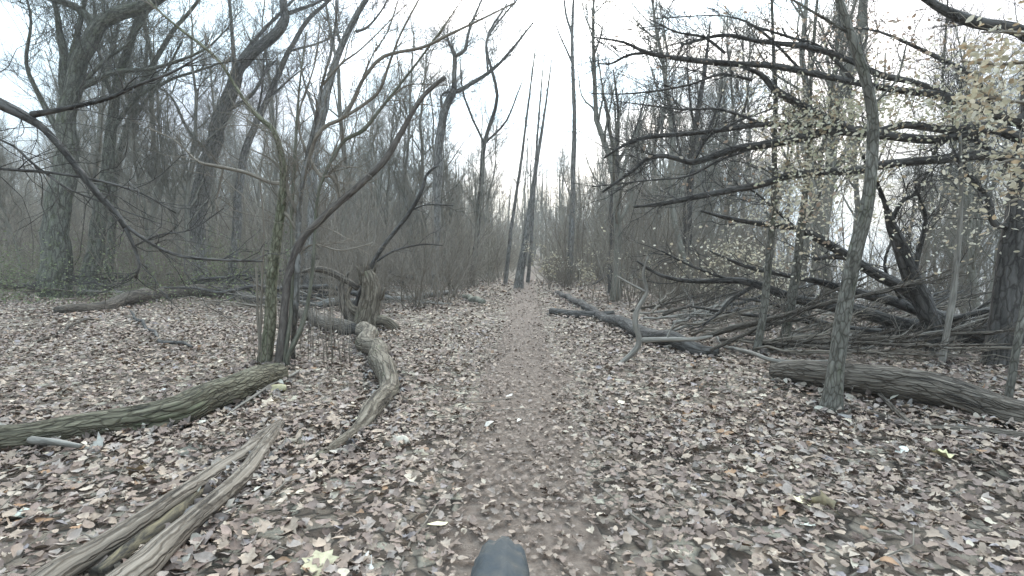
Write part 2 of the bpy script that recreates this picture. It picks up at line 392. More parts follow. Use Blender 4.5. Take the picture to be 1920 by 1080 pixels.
def leaves(pos, size, kind, tilt, col=None, curl=(0.1, 0.9), flat=False, nrm=None):
    n = len(pos); v, f = leaf_shape(kind); kv = len(v)
    V = np.zeros((n, kv, 3)); V[:, :, :2] = v[None] * np.stack([rng.uniform(.75, 1.15, n), np.ones(n)], -1)[:, None]
    V[:, :, :2] += rng.normal(size=(n, kv, 2)) * 0.018
    a = rng.uniform(curl[0], curl[1], n) * rng.choice([1, 1, -1], n); b_ = rng.uniform(-.7, .7, n); c_ = rng.uniform(-.8, .8, n)
    V[:, :, 2] = a[:, None] * V[:, :, 0] ** 2 * 1.6 + b_[:, None] * V[:, :, 1] ** 2 + c_[:, None] * V[:, :, 0] * V[:, :, 1] + np.abs(V[:, :, 0]) * rng.uniform(-.1, .45, n)[:, None] + rng.normal(size=(n, kv)) * 0.02
    V *= size[:, None, None]
    yaw = rng.uniform(0, 2 * np.pi, n); tx = rng.normal(size=n) * tilt; ty = rng.normal(size=n) * tilt
    def rot(V, ax, an):
        i, j = [(1, 2), (2, 0), (0, 1)][ax]; c, s = np.cos(an)[:, None], np.sin(an)[:, None]
        A, B = V[:, :, i].copy(), V[:, :, j].copy(); V[:, :, i] = A * c - B * s; V[:, :, j] = A * s + B * c
    rot(V, 0, tx); rot(V, 1, ty); rot(V, 2, yaw)
    V += pos[:, None]
    if col is None:
        col = PAL[rng.choice(len(PAL), n, p=PW / PW.sum())] * rng.uniform(.75, 1.2, (n, 1))
    C = np.ones((n, kv, 4)); C[:, :, :3] = col[:, None] * rng.uniform(.9, 1.1, (n, kv, 1))
    Fc = (f[None] + (np.arange(n) * kv)[:, None, None]).reshape(-1, 3)
    return V.reshape(-1, 3), Fc, C.reshape(-1, 4)
def join(parts):
    v, f, c, o = [], [], [], 0
    for a, b_, d in parts: v.append(a); f.append(b_ + o); c.append(d); o += len(a)
    return np.concatenate(v), np.concatenate(f), np.concatenate(c)
def scatter(y0, y1, dens, marg=1.25):
    n = int(dens * 1.0 * marg * (y1 ** 2 - y0 ** 2) + dens * 2.4 * (y1 - y0))
    y = np.sqrt(rng.uniform(y0 ** 2, y1 ** 2, n)); x = rng.uniform(-1, 1, n) * (marg * y + 1.2)
    dp = np.abs(x - path_x(y)); keep = rng.random(n) < (0.62 + 0.38 * sstep(0.08, 0.42, dp)) * sstep(0, 1.2, H(x, y) + 1.3)
    return x[keep], y[keep]
parts = []
for y0, y1, dens, sz, kinds in ((0.7, 3.2, 1750, (.016, .070), (0, 1, 2, 3)), (3.2, 7, 900, (.022, .074), (0, 1, 2, 3)), (7, 13, 260, (.038, .10), (0, 3)), (13, 26, 48, (.08, .16), (4,))):
    x, y = scatter(y0, y1, dens)
    k = rng.choice(kinds, len(x), p=None if len(kinds) != 4 else [.28, .17, .22, .33])
    for kk in kinds:
        s_ = k == kk; xs, ys = x[s_], y[s_]; nn = len(xs)
        onp = 1 - sstep(0.05, 0.75, np.abs(xs - path_x(ys)) + rng.normal(size=nn) * .1)
        size = rng.uniform(*sz, nn) * (1 - 0.35 * onp)
        cl_ = vnoise(np.stack([xs * 2.1, ys * 2.1, xs * 0 + kk], -1)); size = size * (.93 + .2 * cl_)
        z = H(xs, ys) + .012 * (1 + vnoise(np.stack([xs * 5, ys * 5, xs * 0], -1))) * (1 - onp) + 0.012 + rng.uniform(0, .022, nn) * (1 - .6 * onp) + size * 0.1 + .008 * onp
        lc = PAL[rng.choice(len(PAL), nn, p=PW / PW.sum())] * rng.uniform(.72, 1.14, (nn, 1)) * np.array([[1.07, .97, .90]])
        lc = lc * (1 - .6 * onp[:, None]) + (np.array([[.175, .132, .104]]) * rng.uniform(.8, 1.25, (nn, 1))) * .6 * onp[:, None]
        parts.append(leaves(np.stack([xs, ys, z], -1), size, kk, 0.26, lc))
# pale leaves that stand out in the photo
for px, pyy, s_, c_ in ((818, 985, .085, (.62, .56, .36)), (672, 1062, .12, (.62, .58, .52)), (1500, 942, .10, (.66, .58, .38)), (1545, 948, .12, (.68, .60, .42)), (955, 740, .06, (.6, .57, .5)),
                        (975, 787, .06, (.6, .57, .5)), (1510, 985, .10, (.52, .53, .45)), (1765, 855, .10, (.5, .46, .26)), (690, 790, .12, (.58, .53, .40)), (735, 820, .10, (.55, .5, .42)), (505, 760, .14, (.5, .4, .3)),
                        (1690, 845, .09, (.55, .54, .48)), (1290, 775, .11, (.36, .2, .09)), (1270, 740, .12, (.5, .45, .28)), (1420, 745, .10, (.5, .48, .42)), (600, 1060, .13, (.42, .37, .24)), (260, 890, .14, (.36, .26, .16)),
                        (25, 970, .13, (.48, .5, .42)), (180, 845, .16, (.42, .39, .34)), (920, 795, .09, (.42, .38, .33)), (300, 735, .1, (.55, .52, .47)), (1330, 700, .1, (.55, .53, .46)), (130, 905, .13, (.45, .43, .36))):
    p_, _ = G(px, pyy, 0.035); parts.append(leaves(p_[None], np.array([s_]), 1 if s_ > .09 else 0, .2, np.array([c_])))
v, f, c = join(parts)
tag(mesh_from('leaf_litter', v, np.zeros((0, 4), int), f, M_LITTER, colour=c, smooth=False), kind='stuff', label='brown and grey fallen leaves covering the forest floor', cat='leaf litter')

# twigs lying among the leaves
tm = TM()
n_ = 900
yy = np.sqrt(rng.uniform(1, 14 ** 2, n_)); xx = rng.uniform(-1.2, 1.2, n_) * yy
k_ = np.abs(xx - path_x(yy)) > .3; xx, yy = xx[k_], yy[k_]; n_ = len(xx)
an = rng.uniform(0, np.pi, n_); ln = rng.uniform(.12, .6, n_); st = np.stack([xx, yy, H(xx, yy) + .035], -1)
dd = np.stack([np.cos(an), np.sin(an), rng.uniform(-.05, .12, n_)], -1)
pp = np.stack([st + dd * (ln * t)[:, None] + rng.normal(size=(n_, 3)) * .012 for t in np.linspace(0, 1, 5)], 1)
tm.batch(pp, rng.uniform(.002, .006, n_)[:, None] * np.linspace(1, .5, 5)[None], 4)
tag(tm.build('twig_litter', M_TWIG), kind='stuff', label='short dead twigs strewn over the leaves', cat='twigs')

# ------------------------------------------------------------------ tracing limbs
def off_axis(pts):
    """A wide lens stretches upright things away from the middle: real width over seen width."""
    q_ = np.array([p[:2] for p in pts], float); g_ = np.gradient(q_, axis=0); up_ = np.abs(g_[:, 1]) / (np.hypot(g_[:, 0], g_[:, 1]) + 1e-6)
    c_ = np.cos(np.arctan(np.abs(q_[:, 0] - 960) / F)); return 1 - up_ * (1 - c_)
def trace(pts, d, step=4, wob=0.16, seed=0):
    """pts: (x, y, width[, distance]) in photo pixels; returns smooth line + radii in metres."""
    A, R = [], []
    for p in pts:
        dd_ = p[3] if len(p) > 3 else d
        q_, t = P(p[0], p[1], dd_); A.append(q_); R.append(p[2] * 0.5 * t / F)
    return smooth_line(A, np.array(R) * off_axis(pts), step, wob, seed)
def base_d(x, y): return G(x, y)[0][1]

def twigs(tm, L, R, n, lens, rmax=.006, ang=(.4, 1.1), levels=2, up=.1, n2=4, l2=.4, tmin=.1, sides=3, wig=.3, side=None, n3=3):
    a, b_ = sprout(L[None], R[None], n, lens, ang, .6, 6, tmin, wig, up, rmax, .4, side, .3)
    tm.batch(a, b_, 4 if rmax > .01 else 3)
    if levels > 1:
        c_, d_ = sprout(a, b_, n2, (lens[0] * l2, lens[1] * l2), (.4, 1.0), .65, 5, .15, wig, up, rmax * .7, .45)
        tm.batch(c_, d_, sides)
        if levels > 2:
            e, f_ = sprout(c_, d_, n3, (lens[0] * l2 * .5, lens[1] * l2 * .5), (.4, 1.0), .7, 4, .15, wig, up, rmax * .55, .5)
            tm.batch(e, f_, sides)
    return a, b_

def traced_tree(name, label, cat, trunk, limbs, d=None, thin=1.0, mat=M_GREY, tmat=None, tw=None, crown=True, group=None, sides=14, lump=.07, ridge=0.0, flare=1.12):
    d = d or base_d(*trunk[0][:2])
    trunk = [(p[0], p[1], p[2] * thin) for p in trunk]; limbs = [[(p[0], p[1], p[2] * (thin + 1) / 2) for p in lb] for lb in limbs]
    L, R = trace(trunk, d); base = L[0].copy(); base[2] = float(H(base[0], base[1]))
    # root flare and foot set into the ground
    z = L[:, 2] - base[2]; r0 = R[0]; R = R * (1 + (flare - 1) * np.exp(-np.clip(z, 0, 9) / (r0 * 3)))
    foot = np.array([L[0] - (L[1] - L[0]) / max(1e-6, abs(L[1][2] - L[0][2])) * (0.12 + max(0, L[0][2] - base[2]))]); foot[0, 2] = base[2] - .12
    L = np.vstack([foot, L]); R = np.concatenate([[R[0] * 1.05], R])
    root = thing(name, label, cat, base, group)
    TM().one(L, R, sides, lump=lump, lscale=5, ridge=ridge).build('trunk', mat, root, base)
    c_ = TM(); lines = [(L, R)]
    for k, lb in enumerate(limbs):
        a, r = trace(lb, d, seed=k * 5); c_.one(a, r, 8, lump=.1, lscale=9); lines.append((a, r))
    tw = tw or dict(n=14, lens=(.5, 1.3), rmax=.008, levels=2)
    t0 = tw.pop('trunk_n', tw['n']); tm0 = tw.pop('trunk_tmin', .45)
    for k, (a, r) in enumerate(lines):
        t_ = dict(tw); t_['n'] = t0 if k == 0 else max(3, int(tw['n'] * min(1.6, len(a) / 16)))
        if k == 0: t_['tmin'] = tm0
        if t_['n'] > 0: twigs(c_, a, r, **t_)
    if c_.n: c_.build('branches', tmat or mat, root, base)
    return root

far_tw = lambda n=26, **k: dict(dict(n=int(n * 1.1), lens=(.7, 2.3), rmax=.009, levels=3, n2=8, l2=.45, wig=.22, up=.10, n3=6, trunk_n=int(n * .9)), **k)

# left background trees
traced_tree('bare_tree', 'massive dark forked tree with the thickest trunk at the far left', 'tree',
    [(104, 560, 86), (106, 480, 78), (112, 390, 70), (118, 300, 60), (122, 220, 52), (140, 140, 48), (156, 100, 42)],
    [[(152, 112, 38), (176, 58, 34), (215, 28, 30), (285, 5, 26), (380, -60, 18), (480, -150, 8)], [(176, 60, 24), (158, 25, 20), (120, 5, 15), (60, -15, 10), (0, -60, 5)],
     [(128, 190, 34), (120, 110, 24), (108, 40, 14), (98, -30, 9), (90, -120, 5)], [(132, 130, 22), (146, 60, 14), (160, 0, 10), (180, -80, 5)],
     [(118, 260, 18), (80, 190, 14), (50, 120, 10), (58, 40, 7), (40, -40, 4)], [(150, 165, 14), (220, 135, 11), (300, 125, 8), (380, 95, 5), (430, 50, 3)],
     [(140, 180, 12), (190, 120, 9), (250, 70, 6), (300, -20, 4)]], mat=M_OLDBARK, thin=.74, tw=far_tw(30), sides=18, lump=.12)
traced_tree('bare_tree', 'dark trunk leaning right just beside the massive forked tree', 'tree',
    [(168, 556, 54), (176, 470, 48), (190, 380, 40), (204, 290, 32), (212, 210, 28), (228, 130, 24), (252, 60, 20), (276, 0, 16), (300, -100, 9)],
    [[(206, 250, 12), (250, 190, 9), (300, 150, 6), (340, 80, 4)], [(215, 200, 10), (190, 120, 8), (180, 40, 6), (170, -40, 4)]], mat=M_OLDBARK, thin=.74, tw=far_tw(22))
traced_tree('bare_tree', 'thin dark tree leaning right in front of dense twigs, third trunk from the left edge', 'tree',
    [(205, 548, 26), (210, 440, 24), (216, 330, 22), (238, 240, 18), (270, 150, 15), (322, 62, 12), (372, 0, 9), (430, -90, 5)],
    [[(240, 235, 10), (300, 160, 8), (380, 130, 5), (440, 110, 3)], [(268, 155, 8), (275, 80, 6), (260, 0, 4)]], mat=M_OLDBARK, thin=.74, tw=far_tw(20))
traced_tree('bare_tree', 'tall grey tree with a curved trunk leaning right behind the low fallen log', 'tree',
    [(375, 546, 44), (371, 480, 44), (370, 410, 46), (384, 330, 44), (404, 255, 42), (424, 195, 38), (440, 145, 34), (452, 120, 30)],
    [[(446, 128, 26), (472, 100, 26), (508, 72, 24), (534, 38, 21), (530, -10, 17), (545, -100, 9)], [(440, 140, 12), (436, 70, 9), (430, 0, 7), (420, -80, 4)], [(535, 26, 10), (560, 18, 8), (592, 6, 6), (640, -20, 3)],
     [(395, 300, 12), (350, 240, 8), (320, 180, 6), (270, 150, 3)], [(420, 210, 12), (470, 180, 8), (500, 130, 6), (520, 110, 3)], [(450, 110, 10), (500, 50, 8), (560, -10, 5)]], mat=M_GREY, thin=.74, tw=far_tw(26), sides=16, lump=.12)
traced_tree('bare_tree', 'slender straight tree leaning right beside the tall curved grey tree', 'tree',
    [(436, 545, 26), (440, 460, 25), (446, 390, 24), (452, 320, 21), (468, 258, 19), (500, 186, 16), (540, 100, 13), (578, 38, 11), (622, -5, 8), (680, -90, 4)],
    [[(500, 186, 7), (530, 160, 5), (560, 135, 3)], [(470, 250, 8), (490, 180, 5), (495, 100, 3)], [(545, 95, 6), (600, 80, 4), (640, 60, 3)]], mat=M_GREY, thin=.74, tw=far_tw(20))
traced_tree('bare_tree', 'pale straight tree rising behind the many stemmed clump', 'tree',
    [(578, 560, 26), (582, 470, 25), (586, 370, 25), (590, 280, 25), (606, 200, 23), (626, 125, 19), (646, 75, 17), (668, 30, 15), (694, -15, 12), (740, -110, 6)],
    [[(640, 85, 9), (630, 40, 6), (632, -30, 4)], [(668, 60, 7), (690, 50, 6), (715, 20, 4), (730, -10, 3)], [(596, 230, 8), (570, 150, 5), (560, 100, 3)]], mat=M_GREY, thin=.74, tw=far_tw(16, trunk_tmin=.5))
traced_tree('bare_tree', 'knotted crooked tree with a zigzag crown in the middle distance left of path', 'tree',
    [(814, 545, 17), (818, 440, 18), (820, 310, 20), (826, 245, 18), (840, 195, 17), (852, 166, 15)],
    [[(850, 172, 10), (880, 160, 9), (915, 136, 8), (945, 110, 6), (1000, 42, 3)], [(852, 168, 11), (852, 106, 9), (842, 82, 6), (838, 68, 3)], [(852, 108, 8), (872, 92, 8), (880, 55, 6), (905, -5, 4), (930, -80, 3)],
     [(832, 215, 7), (828, 180, 5), (848, 170, 4)], [(915, 136, 5), (912, 80, 5), (935, 40, 4), (970, 0, 3)]], mat=M_GREY, thin=.86, tw=far_tw(34, lens=(.5, 1.7), trunk_tmin=.5))
traced_tree('bare_tree', 'very tall slim bare tree forking near the top, standing right of the path end', 'tree',
    [(1066, 535, 15), (1070, 440, 13), (1074, 350, 11), (1077, 240, 10), (1074, 120, 8), (1073, 60, 7), (1077, -30, 5)],
    [[(1074, 120, 6), (1073, 70, 6), (1062, 30, 5), (1056, -20, 3)], [(1074, 120, 5), (1048, 62, 3), (1036, 26, 2)]], mat=M_GREY, thin=.86, tw=far_tw(5, lens=(.3, .9), trunk_n=10, levels=2))
traced_tree('bare_tree', 'slim tree tapering to a bare tip and leaning right at the end of the path', 'tree',
    [(972, 541, 24), (984, 460, 19), (996, 380, 14), (1006, 310, 10), (1020, 220, 7), (1034, 112, 3)], [], mat=M_GREY, thin=0.72, tw=far_tw(0, lens=(.3, .7), trunk_n=16, levels=2))
traced_tree('bare_tree', 'broken tree topped with upright whippy shoots, right of the path', 'tree',
    [(1150, 552, 28), (1152, 470, 26), (1154, 390, 24), (1156, 330, 22), (1153, 285, 18)],
    [[(1154, 300, 9), (1140, 230, 6), (1128, 150, 3)], [(1154, 290, 9), (1160, 220, 6), (1150, 130, 3)], [(1155, 310, 8), (1190, 250, 6), (1210, 180, 3)], [(1156, 330, 8), (1200, 320, 6), (1228, 270, 4), (1240, 190, 2)]], mat=M_DARK, thin=.86, tw=far_tw(16, lens=(.5, 1.5), up=.3))
traced_tree('bare_tree', 'dark upright tree behind the low sweeping beech boughs', 'tree',
    [(1286, 560, 24), (1289, 460, 22), (1290, 390, 20), (1295, 320, 17), (1302, 250, 14), (1312, 195, 11), (1322, 130, 8), (1332, 40, 4)],
    [[(1292, 340, 8), (1270, 260, 6), (1250, 150, 3)], [(1296, 310, 8), (1330, 240, 6), (1360, 160, 3)], [(1302, 240, 6), (1290, 150, 4), (1288, 60, 2)]], mat=M_DARK, thin=.86, tw=far_tw(16, lens=(.5, 1.5), up=.25))

traced_tree('bare_tree', 'thin crooked tree with a kinked top left of the path end', 'tree',
    [(884, 535, 12), (894, 440, 11), (902, 350, 10), (908, 270, 9), (932, 180, 8), (912, 80, 5), (950, 8, 3)], [[(908, 270, 5), (870, 180, 4), (862, 100, 2)], [(908, 270, 5), (950, 225, 4), (980, 150, 2)]], mat=M_DARK, thin=.86, tw=far_tw(30, lens=(.5, 1.7)))
traced_tree('bare_tree', 'straight slim tree just left of the leaning bare tip tree', 'tree', [(948, 534, 13), (958, 430, 11), (975, 320, 9), (990, 200, 7), (1004, 90, 4)], [], mat=M_GREY, thin=0.6, tw=far_tw(0, lens=(.4, 1.2), trunk_n=26))
traced_tree('bare_tree', 'straight slim tree rising close behind the leaning bare tip tree', 'tree', [(990, 530, 12), (997, 430, 10), (1003, 320, 8), (1012, 200, 6), (1020, 100, 3)], [], mat=M_GREY, thin=0.6, tw=far_tw(0, lens=(.4, 1.2), trunk_n=26))

# ------------------------------------------------------------------ left: tree outside the frame with its low bough
bd_ = 2.75
root = traced_tree('overhanging_tree', 'dark bough with drooping forks reaching in from the left edge, nearest the camera', 'tree',
    [(-230, 830, 90), (-225, 600, 80), (-215, 350, 72), (-200, 100, 64), (-180, -150, 52)],
    [[(-205, 95, 40), (-120, 135, 32), (-50, 168, 28), (0, 193, 24), (48, 217, 21), (90, 248, 17), (140, 308, 15), (185, 365, 14), (220, 402, 12), (236, 428, 11)],
     [(236, 428, 9), (254, 468, 7), (261, 500, 6), (254, 522, 4)], [(238, 426, 8), (288, 460, 7), (340, 480, 6), (410, 487, 5), (492, 490, 4)],
     [(62, 214, 14), (120, 204, 10), (200, 186, 8), (258, 160, 6), (330, 132, 5), (382, 100, 3)], [(-200, 200, 10), (0, 262, 5), (60, 306, 5), (120, 350, 4), (180, 376, 3), (300, 420, 2)],
     [(-205, 300, 12), (0, 316, 6), (130, 328, 5), (250, 356, 4), (330, 400, 3)], [(254, 460, 4), (300, 440, 3), (360, 430, 2), (420, 390, 2)]],
    d=bd_, mat=M_DARK, tw=dict(n=12, lens=(.2, .7), rmax=.003, levels=2, n2=3, trunk_n=0, up=.0))

# ------------------------------------------------------------------ left: many-stemmed clump
CD = base_d(508, 694)
root = thing('multi_stemmed_tree', 'clump of olive stems sprouting beside the mossy log, one stem broken off at an angle', 'tree', (G(508, 694)[0]))
cb = np.array(root.location)
def stem(pts, name='trunk', mat=M_MOSSY, sides=12, lump=.14, ridge=0.0, d=CD, foot=True):
    L, R = trace(pts, d, 5)
    if foot: f0 = L[0].copy(); f0[2] = -.08; L = np.vstack([f0, L]); R = np.concatenate([[R[0] * 1.1], R])
    TM().one(L, R, sides, lump=lump, lscale=12, ridge=ridge).build(name, mat, root, cb); return L, R
s1 = stem([(500, 694, 28.9), (503, 660, 25), (506, 600, 23), (510, 540, 22.3), (517, 470, 20.3), (526, 400, 17.7), (531, 340, 15.1), (526, 285, 11.8), (512, 243, 9.8), (492, 224, 8.6), (466, 198, 7.8), (440, 160, 7.2), (414, 118, 6.6), (380, 86, 5.9), (345, 60, 5.3), (300, 22, 4.6), (250, -30, 3.3)], mat=M_CLUMP)
s2 = stem([(524, 690, 18.8), (530, 620, 15.9), (536, 560, 16.7), (546, 505, 17.3), (566, 452, 15.9), (596, 418, 14.4), (636, 380, 13), (684, 338, 12.2), (722, 298, 11.6), (752, 248, 10.9), (776, 205, 10.1), (800, 174, 8.7), (835, 144, 7.2)], mat=M_BROKEN)
s3 = stem([(549, 640, 9.6, CD + .25), (556, 570, 12), (560, 480, 12), (562, 400, 12), (566, 340, 10.4), (576, 290, 8.8), (590, 230, 7.2), (604, 160, 6.4), (622, 90, 4.8), (634, 0, 4)], mat=M_GREY, sides=8)
s4 = stem([(540, 670, 11.2), (570, 600, 9.6), (585, 520, 7.2), (592, 430, 6.4), (600, 350, 6.4), (640, 270, 6.4), (682, 243, 7.2), (720, 196, 6.4), (746, 164, 5.6), (784, 116, 4), (832, 50, 3.2), (880, -20, 2.4)], mat=M_OLIVE, sides=8)
s5 = stem([(486, 690, 6), (488, 600, 5), (492, 520, 5), (494, 420, 4), (486, 330, 3)], mat=M_TWIG, sides=5)
s6 = stem([(496, 692, 8), (484, 610, 6), (482, 540, 5), (480, 500, 3)], mat=M_TWIG, sides=5)
s7 = stem([(532, 690, 9), (548, 560, 8), (548, 420, 7), (552, 300, 6), (560, 180, 4), (575, 60, 3)], mat=M_OLIVE, sides=6)
cr_ = TM(); lines = []
for k, lb in enumerate([
    [(566, 344, 9), (578, 300, 8), (592, 258, 8), (612, 236, 8), (644, 220, 8), (664, 186, 8), (682, 146, 7), (720, 106, 7), (790, 90, 6), (840, 66, 5), (895, 40, 4), (968, 4, 3)],
    [(644, 220, 7), (682, 196, 6), (712, 168, 6), (730, 118, 5), (752, 62, 4), (790, -10, 3)], [(576, 295, 7), (600, 330, 7), (622, 332, 6), (634, 372, 5), (620, 392, 3)],
    [(526, 344, 8), (505, 342, 8), (460, 324, 7), (400, 311, 6), (370, 302, 5), (330, 265, 3), (280, 240, 2)], [(418, 316, 4), (412, 350, 4), (406, 385, 3), (430, 430, 2)],
    [(566, 448, 9), (545, 410, 8), (535, 400, 7), (522, 380, 5)], [(534, 520, 5), (580, 460, 4), (640, 470, 3), (700, 455, 2)],
    [(640, 378, 5), (630, 330, 4), (620, 300, 3), (640, 250, 2)], [(560, 400, 10), (540, 360, 8), (534, 330, 7), (510, 300, 4), (470, 280, 2)], [(600, 165, 5), (640, 120, 4), (680, 90, 3), (760, 10, 2)],
    [(720, 196, 4), (760, 162, 3), (800, 158, 2), (840, 160, 2)], [(680, 146, 4), (700, 100, 3), (726, 60, 3), (750, -10, 2)], [(575, 290, 6), (560, 220, 4), (590, 120, 3), (600, 40, 2)],
    [(778, 205, 3), (795, 150, 2), (812, 90, 2)]]):
    a, r = trace(lb, CD, seed=k); cr_.one(a, r, 7, lump=.12, lscale=14); lines.append((a, r))
for a, r in lines: twigs(cr_, a, r, int(6 + len(a) / 5), (.2, .7), .0045, levels=2, n2=3, up=.08, side=(.4, 0, .3))
for (a, r), nn_, u_ in ((s1, 40, .1), (s3, 30, .2), (s4, 30, .2), (s7, 24, .15), (s2, 12, .15)): twigs(cr_, a, r, nn_, (.2, .8), .005, levels=2, n2=3, up=u_, tmin=.3)
# upright suckers round the foot
su = np.array([G(x_, y_)[0] for x_, y_ in zip(rng.uniform(475, 660, 44), rng.uniform(655, 706, 44))])
hh = rng.uniform(.5, 1.6, 44); pp = np.stack([su + np.stack([rng.normal(size=44) * .05 * t, rng.normal(size=44) * .04 * t, hh * t], -1) for t in np.linspace(0, 1, 6)], 1)
cr_.batch(pp, rng.uniform(.002, .005, 44)[:, None] * np.linspace(1, .4, 6)[None], 4)
cr_.build('branches', M_TWIG, root, cb)

# sapling leaning right behind the twisted snag
traced_tree('leaning_sapling', 'thin sapling curving up to the right behind the twisted stump', 'sapling',
    [(672, 560, 9), (694, 505, 9), (722, 458, 8), (760, 410, 8), (788, 362, 7), (800, 326, 5), (822, 310, 3)], [[(770, 395, 4), (800, 384, 3), (850, 385, 2)], [(700, 495, 4), (740, 470, 4), (790, 458, 3), (830, 460, 2)]],
    d=7.0, mat=M_DARK, tw=dict(n=6, lens=(.3, .8), rmax=.005, levels=2, trunk_n=9))

# ------------------------------------------------------------------ lying logs
def log_line(pts, sink=.8, step=6, wob=.4, seed=0):
    A, R = [], []
    for x_, y_, w_ in pts:
        r = .1
        for _ in range(6): p_, t = G(x_, y_, r * sink + .03); r = w_ * .5 * t / F
        p_[2] += float(H(p_[0], p_[1])); A.append(p_); R.append(r)
    return smooth_line(A, R, step, wob, seed)
DRIFT = []
def log(name, label, pts, mat, cat='log', sides=28, lump=.07, ridge=.0, sink=.8, ell=1.0, group=None, tw=None, seed=0, step=6, stubs=()):
    L, R = log_line(pts, sink, step, seed=seed); DRIFT.append((L, R)); base = L[len(L) // 2].copy(); base[2] = 0
    root = thing(name, label, cat, base, group)
    TM().one(L, R, sides, lump=lump, lscale=7, ridge=ridge, ell=ell).build('log_body', mat, root, base)
    c_ = TM()
    for sb in stubs:
        a, r = trace(sb[1:], sb[0]); c_.one(a, r, 9, lump=.1, lscale=12)
    if tw: twigs(c_, L, R, **tw)
    if c_.n: c_.build('branch_stub' if not tw else 'branches', mat, root, base)
    return root, L, R, base

log('mossy_log', 'mossy ridged log lying at left in front of the many stemmed clump',
    [(-120, 818, 56), (-30, 812, 58), (60, 806, 58), (150, 798, 58), (240, 787, 58), (310, 774, 62), (370, 762, 62), (425, 742, 58), (470, 722, 50), (508, 703, 40)], M_LOGM, sides=90, lump=.08, ridge=.06, step=30)
log('long_fallen_log', 'long grey log lying beyond the open leafy floor at left',
    [(110, 582, 16), (170, 573, 22), (240, 562, 25), (300, 554, 27), (370, 550, 26), (430, 548, 24), (462, 556, 22), (500, 566, 18)], M_LOG, sides=20)
log('fallen_log', 'thick brown barked log lying across the right side behind the slim grey tree',
    [(1450, 702, 34), (1490, 706, 45.9), (1560, 716, 52.7), (1640, 724, 56.1), (1740, 736, 59.5), (1840, 750, 61.2), (1930, 764, 62.9), (2060, 785, 66.3), (2200, 810, 68)], M_LOG, sides=90, lump=.08, ridge=.05, step=30)
log('fallen_log', 'thin bark covered log lying in leaves just in front of the thick right hand log',
    [(1560, 762, 13), (1640, 776, 16.9), (1720, 796, 19.5), (1830, 808, 20.8), (1960, 826, 22.1)], M_LOG, sides=24, sink=.1)
log('fallen_log', 'dark decaying log slanting along the right edge of the path',
    [(1044, 546, 10), (1090, 570, 14), (1130, 590, 18), (1180, 616, 24), (1240, 642, 30), (1300, 655, 30), (1350, 662, 22)], M_DARK, sides=20, lump=.16)
log('fallen_log', 'short dark log end lying right beside the far part of the path', [(1030, 582, 16), (1080, 584, 18), (1150, 588, 16)], M_DARK, sides=16)
log('fallen_log', 'small dark log beside the path on its left, at the tip of a brush heap', [(870, 552, 10), (890, 562, 13), (908, 568, 10)], M_MOSSY, sides=14)
log('fallen_log', 'smooth thin log lying behind the clump and the twisted stump', [(560, 566, 14), (620, 572, 16), (700, 560, 14), (770, 556, 12), (850, 545, 8)], M_GREY, sides=14)

# split grey log in the left foreground
def half(pts, name, dz):
    L, R = log_line(pts, .75, 22, .25); DRIFT.append((L, R))
    tmh = TM().one(L, R, 40, lump=.09, lscale=9, ridge=.022, ell=.8)
    tmh.build(name, M_DEAD, sroot, sbase)
sbase, _ = G(330, 960); sroot = thing('split_log', 'barkless grey log split lengthwise by a dark crack, lying in the left foreground', 'log', sbase)
half([(530, 800, 14), (510, 824, 26), (480, 866, 34), (445, 908, 38), (402, 950, 42), (350, 993, 46), (296, 1038, 54), (240, 1088, 66), (150, 1155, 75), (60, 1230, 80)], 'log_half', 0)
half([(526, 796, 10), (500, 816, 20), (462, 850, 28), (412, 884, 32), (358, 926, 36), (302, 966, 40), (240, 1008, 46), (172, 1050, 50), (100, 1092, 58), (0, 1160, 64), (-80, 1220, 70)], 'log_half', 0)
L, R = log_line([(500, 832, 14), (450, 874, 20), (408, 906, 24), (355, 955, 28), (300, 1002, 32), (240, 1046, 36), (170, 1100, 46)], .1, 8)
TM().one(L, R * .8, 14, lump=.3, lscale=14).build('rotten_core', bark('wood_core', (0.02, 0.016, 0.012), (0.035, 0.03, 0.024), (0.16, 0.13, 0.08), grain=(22, 22, 6)), sroot, sbase)

# twisted dead trunk: lying part, upright stump, cut cross log
root, L, R, base = log('twisted_log', 'twisted barkless log snaking down from the stump beside the path',
    [(590, 856, 20), (616, 838, 25), (650, 812, 28), (682, 782, 33), (706, 750, 37), (718, 718, 40), (712, 690, 38), (698, 662, 35), (690, 640, 33), (688, 618, 30)], M_SNAG, sides=44, lump=.13, ridge=.03, step=16)
SD = base_d(688, 622)
root = thing('tree_stump', 'pale upright stump leaning over the twisted log, with gnarled roots', 'stump', G(688, 622)[0]); sb_ = np.array(root.location)
a, r = trace([(684, 628, 56), (684, 604, 48), (690, 575, 40), (694, 545, 36), (692, 525, 32), (686, 510, 24)], SD, 8); a[0, 2] = -.05
TM().one(a, r, 26, lump=.16, lscale=8, ridge=.03).build('stump_body', M_SNAG, root, sb_)
for q_ in range(7):
    x_ = 676 + q_ * 4 + (q_ % 2) * 3; a, r = trace([(x_, 535, 9), (x_ + (q_ % 3 - 1) * 3, 512, 6), (x_ + (q_ % 3 - 1) * 7, 500 - 6 * (q_ % 3), 1.5)], SD - .05 + .02 * q_, 4); TM().one(a, r, 7, lump=.2, lscale=20).build('splinter', M_SNAG, root, sb_)
